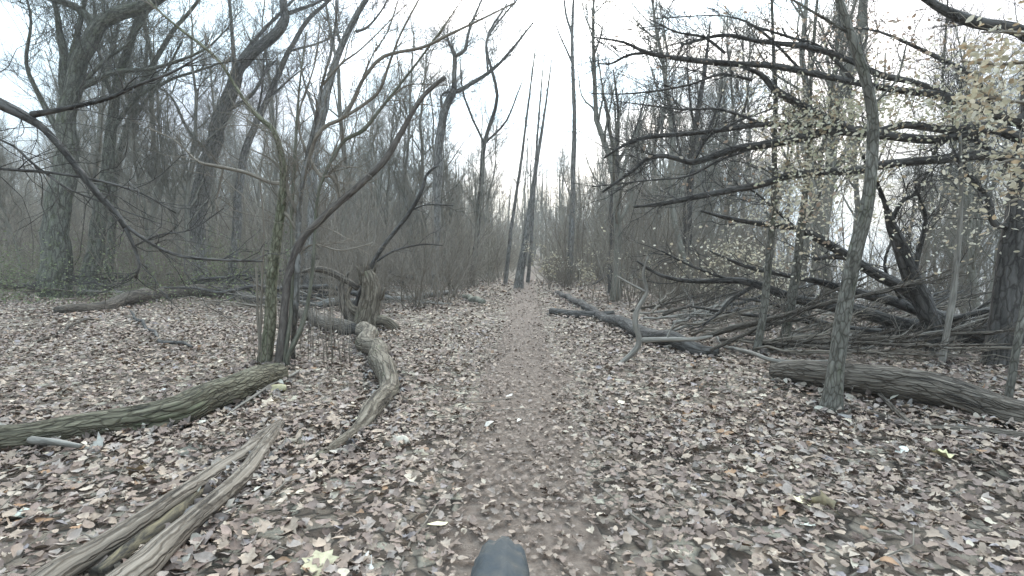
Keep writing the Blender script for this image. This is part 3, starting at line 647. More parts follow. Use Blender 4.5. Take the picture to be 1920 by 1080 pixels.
for lb in ([(700, 618, 22), (724, 628, 16), (742, 640, 10), (756, 640, 6)], [(670, 622, 20), (650, 632, 15), (632, 628, 9)], [(686, 590, 24), (664, 578, 18), (652, 556, 10), (662, 530, 6)], [(694, 570, 14), (712, 560, 10), (722, 540, 5)], [(690, 604, 30), (716, 602, 28), (736, 612, 22), (748, 630, 14), (750, 645, 10), (742, 660, 6)], [(676, 606, 26), (656, 590, 20), (645, 560, 14), (640, 535, 9), (655, 510, 5)], [(672, 540, 12), (640, 520, 14), (600, 506, 12), (566, 510, 8)]):
    a, r = trace(lb, SD, 6); TM().one(a, r, 14, lump=.2, lscale=10).build('root', M_SNAG if lb[0][0] > 680 else M_LOG, root, sb_)
root, L, R, base = log('sawn_log', 'short log with a dark sawn end butted against the stump', [(560, 590, 20), (600, 602, 26), (630, 612, 30), (655, 616, 32)], M_LOG, sides=22)
e_ = L[-1]; dn = (L[-1] - L[-2]); dn /= np.linalg.norm(dn)
TM().one(np.array([e_ + dn * .004, e_ + dn * .012]), [R[-1] * .93, R[-1] * .9], 22).build('sawn_end', M_DARK, root, base)

# pale crooked branch on the right
bD = base_d(1155, 690)
a, r = trace([(1150, 690, 8), (1184, 662, 12), (1199, 640, 11), (1192, 606, 11), (1196, 580, 10), (1212, 548, 8), (1206, 512, 5), (1215, 480, 3)], bD)
root = thing('fallen_branch', 'pale forked branch standing up beside the dark decaying log', 'branch', G(1155, 690)[0], None); bb = np.array(root.location)
t_ = TM().one(a, r, 9, lump=.12, lscale=12)
for lb in ([(1199, 638, 10), (1250, 636, 9), (1300, 636, 8), (1336, 630, 5)], [(1212, 548, 5), (1182, 532, 4), (1158, 518, 3)], [(1250, 636, 5), (1258, 618, 4), (1270, 600, 3)]):
    a, r = trace(lb, bD); t_.one(a, r, 8, lump=.1, lscale=12)
t_.build('branch_wood', M_PALE, root, bb)

def stick(label, pts, mat=M_PALE, sink=.6, name='fallen_branch', tw=None):
    L, R = log_line(pts, sink, 6, 1.2); base = L[0].copy(); base[2] = 0
    tg = TM().one(L, R, 8, lump=.1, lscale=14)
    if tw: twigs(tg, L, R, **tw)
    o = tg.build(name, mat, None, base); o.location = [float(k) for k in base]; return tag(o, label, 'branch')
stick('smooth grey stick poking in from the left edge over the mossy log', [(-60, 770, 18), (0, 792, 17), (60, 818, 15), (110, 834, 13), (150, 842, 9)], M_PALE, 3)
stick('arched thin dark branch on the leaves beyond the mossy log', [(245, 585, 4), (268, 612, 6), (300, 635, 7), (330, 645, 7), (356, 655, 5)], M_DARK, 2)
stick('straight stick lying from the mossy log end towards the split log', [(430, 782, 4), (470, 752, 5), (510, 722, 6), (556, 696, 5)], M_PALE, 3)
stick('thin curved branch on the bare leaves at far left', [(70, 640, 5), (110, 622, 6), (160, 605, 5), (190, 600, 3)], M_LOG, 1.5)
stick('thin stick slanting down the leaves at the lower right edge', [(1640, 740, 8), (1690, 775, 9), (1760, 820, 9), (1830, 862, 9), (1930, 905, 8)], M_LOG, 1.5)
stick('pale stick lying across the front of the thick right hand log', [(1480, 708, 5), (1550, 720, 6), (1600, 735, 5)], M_PALE, 5)
stick('thin light branch on the floor between slim right saplings', [(1340, 640, 6), (1400, 668, 8), (1460, 690, 8), (1560, 680, 6)], M_PALE, 3)

# curls of pale bark
def bark_chip(px, pyy, ln, wd, yaw, label, col):
    c0, _ = G(px, pyy, .03); nu, nv = 9, 7; V = []
    for i in range(nu):
        for j in range(nv):
            u, v_ = i / (nu - 1) - .5, j / (nv - 1) - .5; wv_ = wd * (1 + .25 * math.sin(7 * u + 2)); 
            V.append((u * ln, v_ * wv_ + .02 * math.sin(u * 6), .35 * wd * (1 - (2 * v_) ** 2) + .02 * math.sin(u * 5 + v_ * 3)))
    V = np.array(V); c_, s_ = math.cos(yaw), math.sin(yaw); V[:, :2] = V[:, :2] @ np.array([[c_, s_], [-s_, c_]])
    idx = np.arange(nu * nv).reshape(nu, nv); q_ = np.stack([idx[:-1, :-1], idx[1:, :-1], idx[1:, 1:], idx[:-1, 1:]], -1).reshape(-1, 4)
    o = mesh_from('bark_chip', V, q_, np.zeros((0, 3), int), flat_mat('chip_wood', col, .7, 25), None)
    sm = o.modifiers.new('thick', 'SOLIDIFY'); sm.thickness = .008
    o.location = [float(k) for k in c0]; return tag(o, label, 'bark piece')
bark_chip(498, 737, .26, .09, .5, 'curled pale yellow bark piece at the end of the mossy log', (.40, .35, .21))
bark_chip(742, 828, .20, .05, -.7, 'pale curled bark sliver right of the tapered end of the twisted log', (.40, .35, .28))
bark_chip(668, 798, .16, .07, .9, 'pale bark scrap touching the middle of the twisted log', (.46, .40, .28))
bark_chip(355, 843, .15, .045, -.2, 'small whitish wood chip in front of the mossy log', (.5, .46, .38))
bark_chip(520, 905 - 60, .2, .05, 1.0, 'narrow tan wood splinter beside the top of the split log', (.3, .25, .19))

# ------------------------------------------------------------------ right side: slim trees in front
traced_tree('slim_tree', 'slim smooth grey tree standing in leaves in front of the thick right log', 'tree',
    [(1556, 786, 42.3), (1561, 740, 35), (1566, 680, 32.2), (1576, 610, 31.3), (1592, 530, 29.4), (1606, 460, 28.5), (1622, 400, 27.6), (1632, 330, 25.8), (1637, 250, 24.8), (1634, 190, 23.9), (1621, 130, 21.2), (1600, 72, 17.5), (1581, 20, 14.7), (1562, -40, 12.9), (1530, -160, 9.2)],
    [[(1590, 60, 7), (1520, 20, 5), (1470, -10, 3)], [(1634, 200, 6), (1680, 150, 5), (1700, 80, 3)]], mat=M_SMOOTH, tw=dict(n=5, lens=(.2, .5), rmax=.004, levels=2, trunk_n=10, trunk_tmin=.6), flare=1.55, lump=.10, sides=28)
traced_tree('slim_tree', 'thin grey tree forming the left one of the close pair right of the path', 'tree',
    [(1416, 676, 18), (1424, 630, 16), (1434, 560, 15), (1442, 480, 14), (1449, 390, 12), (1452, 300, 11), (1455, 200, 9), (1450, 90, 7), (1446, -30, 5)], [[(1450, 380, 5), (1480, 300, 4), (1500, 200, 2)]], mat=M_SMOOTH, tw=dict(n=6, lens=(.3, .8), rmax=.004, levels=2, trunk_n=14), lump=.06)
traced_tree('slim_tree', 'thin grey tree forming the right one of the close pair right of the path', 'tree',
    [(1466, 662, 24), (1474, 620, 20), (1486, 550, 18), (1497, 480, 17), (1506, 390, 14), (1514, 290, 11), (1518, 190, 9), (1524, 90, 7), (1536, -30, 5)], [[(1500, 440, 6), (1530, 380, 4), (1560, 300, 3)]], mat=M_SMOOTH, tw=dict(n=6, lens=(.3, .8), rmax=.004, levels=2, trunk_n=14), lump=.06)
traced_tree('slim_tree', 'pale pole like sapling between the slim grey tree and the right edge trunk', 'sapling',
    [(1764, 690, 16), (1776, 620, 14), (1790, 540, 13), (1798, 450, 12), (1802, 360, 9), (1800, 250, 6)], [], mat=M_PALE, tw=dict(n=4, lens=(.2, .6), rmax=.004, levels=2, trunk_n=6))
traced_tree('slim_tree', 'blurred grey sapling rising at the bottom right corner of the thick log', 'sapling',
    [(1884, 772, 20), (1898, 700, 18), (1912, 620, 17), (1930, 520, 15), (1950, 400, 12)], [], mat=M_SMOOTH, tw=dict(n=4, lens=(.2, .4), rmax=.004, levels=2, trunk_n=3))

# ------------------------------------------------------------------ right side: beech with sweeping boughs
RD = 4.6
def leafy(tm_lines, n_per, size, spread=.12, cols=((.60, .55, .40), (.50, .46, .34), (.40, .31, .19), (.66, .62, .50)), pts=None):
    ps = []
    for a in tm_lines:                            # a: (N,K,3) twigs
        N, K, _ = a.shape; nn = int(N * n_per); i = rng.integers(0, N, nn); t = rng.integers(1, K, nn)
        ps.append(a[i, t] + rng.normal(size=(nn, 3)) * spread * np.array([1, 1, .6]))
    ps = np.concatenate(ps); col = np.array(cols)[rng.integers(0, len(cols), len(ps))] * rng.uniform(.8, 1.15, (len(ps), 1))
    return leaves(ps, rng.uniform(size[0], size[1], len(ps)), 0, 1.0, col)
broot = traced_tree('beech_tree', 'dark beech at the right edge with long boughs sweeping left across the sky', 'tree',
    [(1866, 712, 70), (1874, 660, 62), (1886, 590, 60), (1898, 500, 60), (1908, 410, 60), (1922, 320, 60), (1934, 240, 56), (1945, 130, 50), (1950, -20, 44), (1960, -160, 34)],
    [[(1925, 300, 20), (1850, 291, 18), (1760, 299, 17), (1660, 309, 17), (1600, 321, 16), (1540, 323, 15), (1475, 330, 14), (1430, 346, 13), (1370, 357, 12), (1300, 370, 10), (1240, 383, 8), (1188, 388, 5)],
     [(1930, 265, 26), (1880, 243, 24), (1845, 238, 20), (1780, 243, 16), (1700, 236, 14), (1640, 246, 12), (1560, 234, 11), (1500, 233, 10), (1430, 234, 10), (1350, 243, 9), (1280, 251, 9), (1215, 257, 8), (1170, 272, 6), (1132, 296, 4)],
     [(1845, 240, 18), (1760, 262, 16), (1650, 252, 17), (1560, 246, 17), (1500, 258, 17), (1425, 272, 15), (1372, 280, 13), (1304, 303, 12), (1275, 299, 10), (1240, 292, 9), (1210, 300, 8), (1184, 322, 6), (1130, 360, 4)],
     [(1938, 225, 30), (1890, 222, 24), (1845, 203, 20), (1800, 190, 17), (1750, 176, 15), (1680, 168, 14), (1600, 152, 13), (1500, 131, 13), (1440, 123, 12), (1380, 120, 11), (1300, 112, 10), (1220, 100, 8), (1170, 80, 5), (1114, 70, 3)],
     [(1800, 190, 13), (1720, 155, 12), (1650, 140, 12), (1590, 112, 11), (1510, 88, 10), (1430, 78, 9), (1360, 66, 7), (1300, 78, 6), (1280, 84, 4)],
     [(1650, 250, 17), (1610, 250, 17), (1565, 230, 17), (1510, 201, 16), (1455, 170, 14), (1425, 140, 10), (1390, 125, 6)],
     [(1224, 98, 6), (1180, 103, 5), (1146, 119, 4), (1120, 119, 2)], [(1945, 80, 26), (1900, 52, 24), (1830, 42, 22), (1770, 20, 18), (1720, -12, 13), (1650, -50, 8)],
     [(1360, 100, 6), (1320, 70, 5), (1270, 60, 4), (1216, 35, 2)], [(1925, 350, 14), (1880, 300, 12), (1810, 255, 10), (1765, 270, 9), (1750, 292, 7)],
     [(1905, 420, 14), (1866, 420, 14), (1852, 370, 13), (1810, 320, 10), (1790, 290, 6)], [(1430, 272, 6), (1350, 300, 5), (1290, 330, 4), (1200, 340, 3), (1110, 350, 2)],
     [(1440, 235, 6), (1350, 205, 5), (1280, 205, 4), (1160, 190, 2)], [(1410, 150, 6), (1350, 140, 5), (1290, 160, 4), (1190, 175, 3), (1110, 176, 2)], [(1500, 130, 6), (1430, 60, 5), (1360, 30, 3), (1230, 35, 2)],
     [(1300, 303, 6), (1330, 255, 5), (1390, 225, 4), (1460, 200, 3)], [(1600, 152, 8), (1540, 90, 6), (1480, 70, 5), (1400, 45, 3)], [(1880, 230, 12), (1830, 150, 10), (1760, 110, 8), (1650, 60, 5), (1560, 50, 3)]],
    d=RD, mat=M_DARK, tw=dict(n=20, lens=(.25, .95), rmax=.0045, levels=3, n2=5, l2=.45, trunk_n=5, side=(-1.2, 0, .1), up=.02, wig=.22), sides=20)
bbase = np.array(broot.location)
# marcescent leaves: clusters on the boughs
def cluster(cx, cy, sx, sy, d, n, size, cols=None, sd=.35):
    pts = []
    for _ in range(n):
        q_, _t = P(cx + rng.normal() * sx, cy + rng.normal() * sy, d + rng.normal() * sd); pts.append(q_)
    c0 = ((.52, .48, .36), (.44, .41, .29), (.33, .26, .17), (.56, .53, .42), (.46, .45, .31)) if cols is None else cols
    col = np.array(c0)[rng.integers(0, len(c0), n)] * rng.uniform(.8, 1.15, (n, 1))
    return leaves(np.array(pts), rng.uniform(size[0], size[1], n), 0, 1.0, col)
TAN = ((.36, .27, .20), (.42, .36, .29), (.28, .2, .14))
CRB = ((.66, .60, .46), (.58, .53, .39), (.70, .66, .54), (.50, .42, .30))
cl = [cluster(1880, 200, 50, 90, RD, 420, (.025, .05), CRB), cluster(1620, 380, 90, 60, RD, 240, (.022, .045), CRB), cluster(1540, 480, 80, 40, RD + .6, 160, (.022, .045), CRB), cluster(1490, 370, 40, 45, RD, 380, (.022, .045), CRB), cluster(1700, 140, 110, 40, RD, 420, (.022, .045), CRB), cluster(1850, 300, 60, 60, RD, 420, (.022, .045), CRB), cluster(1560, 300, 70, 40, RD, 360, (.022, .045), CRB), cluster(1380, 480, 90, 22, RD + 1.2, 260, (.022, .045), CRB), cluster(1800, 420, 70, 40, RD, 160, (.022, .045), CRB), cluster(1450, 180, 60, 40, RD, 160, (.02, .04), CRB), cluster(1465, 225, 28, 20, RD, 260, (.022, .048)), cluster(1620, 320, 40, 14, RD, 130, (.022, .048)), cluster(1820, 215, 40, 14, RD, 260, (.022, .048)), cluster(1600, 60, 60, 30, RD, 120, (.02, .04), TAN), cluster(1260, 110, 60, 40, RD, 60, (.018, .03), TAN), cluster(1560, 215, 55, 22, RD, 700, (.022, .048)), cluster(1520, 290, 42, 34, RD, 420, (.022, .048)), cluster(1480, 330, 28, 50, RD, 200, (.022, .048)), cluster(1700, 190, 90, 20, RD, 700, (.022, .048)), cluster(1640, 260, 60, 18, RD, 200, (.022, .048)),
      cluster(1350, 290, 90, 40, RD, 70, (.025, .05), TAN), cluster(1450, 90, 110, 50, RD, 130, (.025, .045), TAN), cluster(1700, 100, 60, 40, RD, 160, (.03, .05), TAN), cluster(1480, 400, 70, 40, RD, 110, (.03, .05), TAN), cluster(1780, 240, 60, 20, RD, 220, (.022, .048))]
v, f, c = join(cl); mesh_from('leaves', v - bbase, np.zeros((0, 4), int), f, M_BEECH, broot, colour=c, smooth=False)

# near beech spray hanging in from the upper right
nroot = thing('beech_sapling', 'pale leafed beech spray hanging in close at the upper right edge', 'tree', (2.62, 2.1, 0)); nb = np.array(nroot.location)
a, r = trace([(2150, 900, 60), (2140, 500, 54), (2110, 200, 46), (2080, -100, 36)], 2.1); a[0, 2] = -.05
TM().one(a, r, 12, lump=.06).build('trunk', M_SMOOTH, nroot, nb)
t_ = TM(); tl = []
for lb in ([(2100, 120, 14), (1980, 110, 8), (1880, 120, 6), (1800, 115, 4)], [(2110, 220, 14), (1990, 200, 8), (1900, 190, 6), (1840, 180, 4)], [(2110, 280, 12), (1990, 300, 8), (1900, 300, 5), (1850, 315, 3)], [(2120, 360, 12), (2000, 370, 7), (1930, 370, 4), (1890, 380, 3)], [(2090, 60, 12), (1990, 70, 8), (1900, 60, 5), (1840, 60, 3)]):
    a, r = trace(lb, 2.1); t_.one(a, r, 7); x1, x2 = twigs(t_, a, r, 9, (.1, .3), .0025, levels=1, tmin=.4, up=-.05); tl.append(x1)
t_.build('branches', M_TWIG, nroot, nb)
CRM = ((.50, .44, .32), (.40, .36, .25), (.56, .51, .40), (.36, .27, .17))
v, f, c = join([leafy(tl, 3.4, (.018, .038), .03, CRM), cluster(1860, 100, 34, 22, 2.1, 132, (.018, .038), CRM, .1), cluster(1850, 180, 36, 36, 2.1, 198, (.018, .038), CRM, .1), cluster(1905, 320, 22, 26, 2.1, 66, (.018, .038), CRM, .1)])
mesh_from('leaves', v - nb, np.zeros((0, 4), int), f, M_BEECH, nroot, colour=c, smooth=False)

# leaning dark tree and the fallen crown behind the log
traced_tree('leaning_tree', 'short dark tree leaning left over the fallen crown at right', 'tree',
    [(1762, 668, 48), (1750, 620, 40), (1732, 570, 38), (1712, 520, 36), (1690, 470, 30), (1672, 430, 24), (1664, 395, 16)],
    [[(1668, 420, 12), (1690, 380, 10), (1718, 362, 8), (1735, 330, 5)], [(1715, 520, 12), (1724, 470, 11), (1736, 415, 9), (1728, 380, 7), (1715, 350, 4)], [(1666, 400, 10), (1645, 345, 8), (1620, 300, 5), (1600, 240, 3)]], mat=M_DARK, tw=dict(n=8, lens=(.3, 1.0), rmax=.006, levels=3, trunk_n=8, n2=4))
FD = 5.6
root = thing('fallen_tree', 'dark fallen tree whose bare limbs reach left over the ground behind the thick log', 'tree', P(1860, 660, FD)[0] * np.array([1, 1, 0])); fb = np.array(root.location)
a, r = trace([(2060, 690, 62), (1960, 658, 54), (1880, 634, 50), (1810, 614, 46), (1750, 598, 40)], FD)
TM().one(a, r, 18, lump=.12, lscale=5).build('trunk', M_DARK, root, fb)
c_ = TM()
for k, lb in enumerate([[(1770, 604, 34), (1735, 575, 30), (1700, 542, 26), (1640, 510, 22), (1590, 482, 20), (1545, 455, 17), (1495, 430, 14), (1430, 420, 11), (1360, 407, 8), (1314, 395, 4)],
    [(1860, 634, 34), (1760, 618, 30), (1680, 603, 26), (1600, 582, 23), (1540, 569, 21), (1480, 554, 18), (1420, 534, 15), (1370, 525, 12), (1285, 526, 8), (1235, 515, 6), (1194, 490, 4)],
    [(1750, 596, 24), (1680, 566, 20), (1600, 546, 16), (1540, 530, 13), (1470, 515, 10), (1400, 500, 7), (1330, 470, 4)], [(1590, 483, 12), (1558, 482, 11), (1526, 487, 7)],
    [(1412, 536, 8), (1372, 562, 8), (1344, 592, 7), (1318, 608, 4)], [(1800, 630, 16), (1700, 640, 14), (1600, 625, 12), (1500, 600, 9), (1400, 590, 6), (1300, 575, 4)], [(1650, 620, 10), (1560, 610, 9), (1450, 570, 7), (1380, 560, 4)],
    [(1690, 560, 9), (1660, 500, 7), (1680, 440, 5), (1720, 420, 3)], [(1495, 430, 7), (1440, 380, 5), (1400, 350, 3)], [(1880, 660, 16), (1800, 668, 14), (1720, 655, 12), (1640, 648, 10), (1560, 640, 7)],
    [(1370, 525, 6), (1300, 500, 5), (1240, 470, 3)]]):
    a, r = trace(lb, FD + (k % 3) * .18 - .1, seed=k); c_.one(a, r, 9, lump=.12, lscale=8); twigs(c_, a, r, 9, (.3, 1.0), .006, levels=3, n2=4, up=.05, side=(-.8, 0, .2))
c_.build('branches', M_DARK, root, fb)

# ------------------------------------------------------------------ repeated things: woods, shrubs, brush
def proto_tree(seed, h, r, lean, spread):
    global rng
    rng = np.random.default_rng(seed)
    root = thing('woodland_tree', 'x', 'tree')
    z = np.linspace(0, 1, 10); wob = np.cumsum(rng.normal(size=(10, 2)) * h * .012, 0)
    L = np.stack([lean * z * h + wob[:, 0], wob[:, 1], z * h - .25], -1); R = r * (1 - .82 * z); R[0] *= 1.3
    TM().one(L, R, 9, lump=.1, lscale=3).build('trunk', M_BG, root)
    c_ = TM()
    a, b_ = sprout(L[None], R[None], 22, (h * .18 * spread, h * .42 * spread), (.45, .95), .5, 7, .22, .16, .16, r * .5, .3)
    c_.batch(a, b_, 5)
    e, f_ = sprout(a, b_, 11, (h * .06, h * .18), (.4, 1.0), .6, 5, .15, .2, .10, .010, .45); c_.batch(e, f_, 3)
    g, i_ = sprout(e, f_, 7, (h * .025, h * .08), (.4, 1.0), .8, 4, .15, .22, .08, .006, .6); c_.batch(g, i_, 3)
    c_.build('branches', M_BG, root); return root
def proto_shrub(seed, h, n, name='undergrowth_shrub', fan=.28, mat=M_TWIG, leaf=0):
    global rng
    rng = np.random.default_rng(seed)
    root = thing(name, 'x', 'shrub')
    st = np.zeros((n, 3)); st[:, :2] = rng.normal(size=(n, 2)) * h * .07; d = np.stack([rng.normal(size=n) * fan, rng.normal(size=n) * fan, np.ones(n)], -1)
    hs = rng.uniform(.5, 1, n) * h; Pn = [st - np.array([0, 0, .1])]
    for k in range(7):
        d = d + rng.normal(size=d.shape) * .09; d /= np.linalg.norm(d, axis=1, keepdims=True); Pn.append(Pn[-1] + d * (hs / 7)[:, None])
    Pn = np.stack(Pn, 1); Rn = rng.uniform(.006, .016, n)[:, None] * np.linspace(1, .3, 8)[None]
    t_ = TM().batch(Pn, Rn, 5)
    a, b_ = sprout(Pn, Rn, 9, (h * .12, h * .35), (.35, .9), .6, 5, .2, .2, .08, .006, .5); t_.batch(a, b_, 3)
    e, f_ = sprout(a, b_, 5, (h * .05, h * .14), (.4, 1), .7, 4, .15, .25, .05, .004, .6); t_.batch(e, f_, 3)
    t_.build('stems', mat, root)
    if leaf:
        v, f, c = leafy([a, e], leaf, (.05, .09), .05, ((.5, .45, .33), (.42, .37, .26), (.56, .52, .42))); mesh_from('leaves', v, np.zeros((0, 4), int), f, M_BEECH, root, colour=c, smooth=False)
    return root
def proto_branch(seed, ln, r, mat):
    global rng
    rng = np.random.default_rng(seed)
    z = np.linspace(0, 1, 9); L = np.stack([z * ln, np.cumsum(rng.normal(size=9)) * ln * .025, .04 + np.abs(np.cumsum(rng.normal(size=9))) * ln * .022], -1)
    R = r * (1 - .75 * z); t_ = TM().one(L, R, 8, lump=.12, lscale=9)
    a, b_ = sprout(L[None], R[None], 9, (ln * .15, ln * .45), (.35, .8), .6, 6, .2, .15, .0, r * .6, .35)
    a[:, :, 2] = np.abs(a[:, :, 2] - .03) * .6 + .03; t_.batch(a, b_, 4)
    e, f_ = sprout(a, b_, 6, (ln * .05, ln * .2), (.35, .9), .7, 4, .2, .2, .0, .006, .5); e[:, :, 2] = np.abs(e[:, :, 2]); t_.batch(e, f_, 3)
    o = t_.build('fallen_branch', mat); return tag(o, 'x', 'branch')

trees = [proto_tree(11 + i, h, r, ln, sp) for i, (h, r, ln, sp) in enumerate([(11, .10, .04, 1), (13, .14, -.03, 1.1), (9, .07, .08, .9), (15, .2, .05, 1), (8, .05, .0, .8), (12, .12, .1, 1.1), (10, .06, -.06, .8), (16, .17, 0, .9)])]
shrubs = [proto_shrub(31 + i, h, n, fan=fn) for i, (h, n, fn) in enumerate([(2.6, 14, .25), (3.4, 10, .3), (1.9, 18, .4), (4.2, 9, .2), (1.4, 20, .5)])]
beechlings = [proto_shrub(41 + i, h, 5, 'young_beech', .22, M_TWIG, .9) for i, h in enumerate([1.9, 2.6])]
brs = [proto_branch(51 + i, ln, r, mt) for i, (ln, r, mt) in enumerate([(2.6, .035, M_LOG), (3.4, .05, M_DARK), (2.0, .025, M_PALE), (1.5, .018, M_TWIG), (4.2, .07, M_DARK)])]
rng = np.random.default_rng(99); R_ = random.Random(5)
used = set()
def put(protos, k, x, y, s, label, group, tilt=0.05, sz=None):
    o = protos[k]
    if o.name in used: o = copy_tree(o)
    used.add(o.name)
    o.location = (x, y, float(H(x, y))); o.rotation_euler = (R_.uniform(-tilt, tilt), R_.uniform(-tilt, tilt), R_.uniform(0, 6.28)); o.scale = (s, s, s * (sz or 1))
    o['label'] = label; o['group'] = group
def side_of(x, y):
    px = 960 + F * x / y
    return 'left' if px < 700 else 'middle' if px < 1120 else 'right'
WHERE = {'left': 'in the woods beyond the left logs', 'middle': 'in the woods around the path end', 'right': 'in the woods behind the fallen tree'}
KINDT = ['slender grey', 'medium grey', 'thin leaning', 'stout tall', 'pole thin', 'spreading grey', 'thin crooked', 'tall straight']
n_t = 0; placed = []
while n_t < 200:
    y = math.sqrt(R_.uniform(11.5 ** 2, 46 ** 2)); x = R_.uniform(-1.15, 1.15) * y; u = x - .35 * y
    if abs(x - path_x(y)) < 1.0 + (y < 30) * .3: continue
    if u > 3.2 and not (R_.random() < .6 and float(H(x, y)) > -1.5): continue
    px = 960 + F * x / y
    if 1085 < px < 1130 and y < 40: continue
    if px < 560 and y < 30 and R_.random() < .5: continue
    if y < 15 and abs(px - 960) < 620 and R_.random() < .5: continue
    if any((x - a_) ** 2 + (y - b__) ** 2 < .5 for a_, b__ in placed): continue
    placed.append((x, y)); k = R_.randrange(8); s = R_.uniform(.6, 1.0) if abs(px - 960) < 250 else R_.uniform(.8, 1.25)
    if 900 < px < 1200: s *= .85
    if px > 1150 and y < 30: s *= .75
    if px < 900 and k in (3, 7): k = R_.choice([0, 2, 4, 6])
    if px < 900: s *= .86
    if y < 17 and 560 < px < 1000: continue
    sd_ = side_of(x, y); put(trees, k, x, y, s, '%s bare tree %s' % (KINDT[k], WHERE[sd_]), '%s bare trees %s' % (KINDT[k], WHERE[sd_])); n_t += 1
KS = ['upright brown', 'tall loose', 'low bushy', 'tall whippy', 'low spreading']; n_s = 0
while n_s < 230:
    y = math.sqrt(R_.uniform(8.5 ** 2, 36 ** 2)); x = R_.uniform(-1.1, 1.1) * y; u = x - .35 * y
    px = 960 + F * x / y
    if abs(x - path_x(y)) < .8 or (u > 3.0 and R_.random() < .35) or float(H(x, y)) < -1.2: continue
    if px < 650 and y < 11.5: continue
    k = R_.randrange(5); sd_ = side_of(x, y); n_s += 1
    put(shrubs, k, x, y, R_.uniform(.7, 1.3), '%s leafless shrub %s' % (KS[k], WHERE[sd_]), '%s leafless shrubs %s' % (KS[k], WHERE[sd_]), .15)
for px, y, s in ((1025, 17, 1.0), (1105, 13, .8), (1062, 20, 1.0), (1330, 9.5, .8), (1400, 8.5, .8), (1270, 11, .7), (1180, 12, .5), (1460, 7.5, .8)):
    sd_ = 'close beside the far end of the path' if px < 1150 else 'behind the limbs of the fallen tree'
    put(beechlings, R_.randrange(2), (px - 960) / F * y, y, s, 'young beech still holding pale leaves ' + sd_, 'young beeches ' + sd_)
BR = ['brown', 'stout dark', 'pale', 'thin twiggy', 'long dark']
for i in range(165):
    z_ = ['left', 'mid', 'right'][i % 3] if i < 90 else 'far' if i < 120 else 'right'
    if z_ == 'left': px, py_ = R_.uniform(-150, 520), R_.uniform(528, 566); wh = 'in the brush around the long pale log at left'
    elif z_ == 'mid': px, py_ = R_.uniform(590, 900), R_.uniform(530, 590); wh = 'in the brush heap behind the stump'
    elif z_ == 'right': px, py_ = R_.uniform(1110, 1950), R_.uniform(556, 680); wh = 'on the floor among the trees right of the path'
    else: px, py_ = R_.choice([R_.uniform(0, 900), R_.uniform(1080, 1500)]), R_.uniform(522, 545); wh = 'far back on the woodland floor'
    p_, _t = G(px, py_); k = R_.choice([0, 1, 2, 2, 3, 3, 4]) if z_ != 'right' else R_.choice([0, 2, 3, 3, 1])
    if p_[1] < 6: k = R_.choice([2, 3, 0])
    o = brs[k]
    if o.name in used: o = o.copy(); COL.objects.link(o)
    used.add(o.name); sc_ = R_.uniform(.6, 1.2) * (.8 if p_[1] < 7 else 1)
    o.location = (p_[0] - 1, p_[1], float(H(p_[0], p_[1])) + R_.uniform(0, .12)); o.rotation_euler = (R_.uniform(-.1, .1), R_.uniform(-.16, .03), R_.choice([0, math.pi]) + R_.uniform(-.5, .5)); o.scale = (sc_,) * 3
    if px > 960: o.rotation_euler[2] = R_.uniform(-1.0, 1.1); o.rotation_euler[1] = -abs(R_.gauss(0, .22))
    elif p_[0] > -5: o.rotation_euler[2] = math.pi + R_.uniform(-.5, .5)
    if abs(p_[0] - path_x(p_[1])) < 2.6: o.location.x = path_x(p_[1]) + (R_.uniform(1.6, 3.5) if px > 960 else -R_.uniform(1.4, 4))
    o['label'] = '%s fallen branch lying %s' % (BR[k], wh); o['group'] = '%s fallen branches %s' % (BR[k], wh)

for i in range(9):
    y = R_.uniform(8.8, 13.5); px = R_.uniform(600, 880); x = (px - 960) / F * y; k = R_.choice([0, 1, 3])
    put(shrubs, k, x, y, R_.uniform(.55, .8), '%s leafless shrub between the stump and the path end' % KS[k], '%s leafless shrubs between the stump and the path end' % KS[k], .1)
for i in range(26):
    y = R_.uniform(7.5, 14); px = R_.uniform(1620, 1930); x = (px - 960) / F * y
    if i < 16: put(trees, R_.choice([0, 2, 4, 6]), x, y, R_.uniform(.42, .7), 'thin bare tree on the bank beyond the leaning dark tree', 'thin bare trees on the bank beyond the leaning dark tree')
    else: put(shrubs, R_.choice([0, 1, 3, 4]), x, y, R_.uniform(.5, .9), 'leafless shrub on the bank beyond the leaning dark tree', 'leafless shrubs on the bank beyond the leaning dark tree')
# far wood: one mass of thin trunks and twigs
rng = np.random.default_rng(123); n_ = 1500
yy = np.sqrt(rng.uniform(44 ** 2, 125 ** 2, n_)); xx = rng.uniform(-1.3, 1.3, n_) * yy
lake = (xx - .35 * yy > 2) & (yy < 112)
xx, yy = xx[~lake], yy[~lake]; n_ = len(xx); hz = H(xx, yy); hh = rng.uniform(4, 13, n_)
z = np.linspace(0, 1, 6); L = np.stack([xx, yy, hz], -1)[:, None, :] + np.stack([np.zeros((n_, 6)), np.zeros((n_, 6)), hh[:, None] * z[None]], -1) + np.cumsum(rng.normal(size=(n_, 6, 3)) * .12, 1)
Rr = rng.uniform(.05, .17, n_)[:, None] * (1 - .8 * z)[None]
t_ = TM().batch(L, Rr, 4, cap=False)
a, b_ = sprout(L, Rr, 9, (1.2, 3.4), (.4, 1.0), .5, 4, .08, .2, .15, .05, .4); t_.batch(a, b_, 3)
e, f_ = sprout(a, b_, 5, (.5, 1.5), (.4, 1.0), .7, 3, .1, .2, .1, .028, .6); t_.batch(e, f_, 3)
tag(t_.build('far_wood', M_BG), kind='stuff', label='dense bare wood fading away behind the nearer trees', cat='woodland')
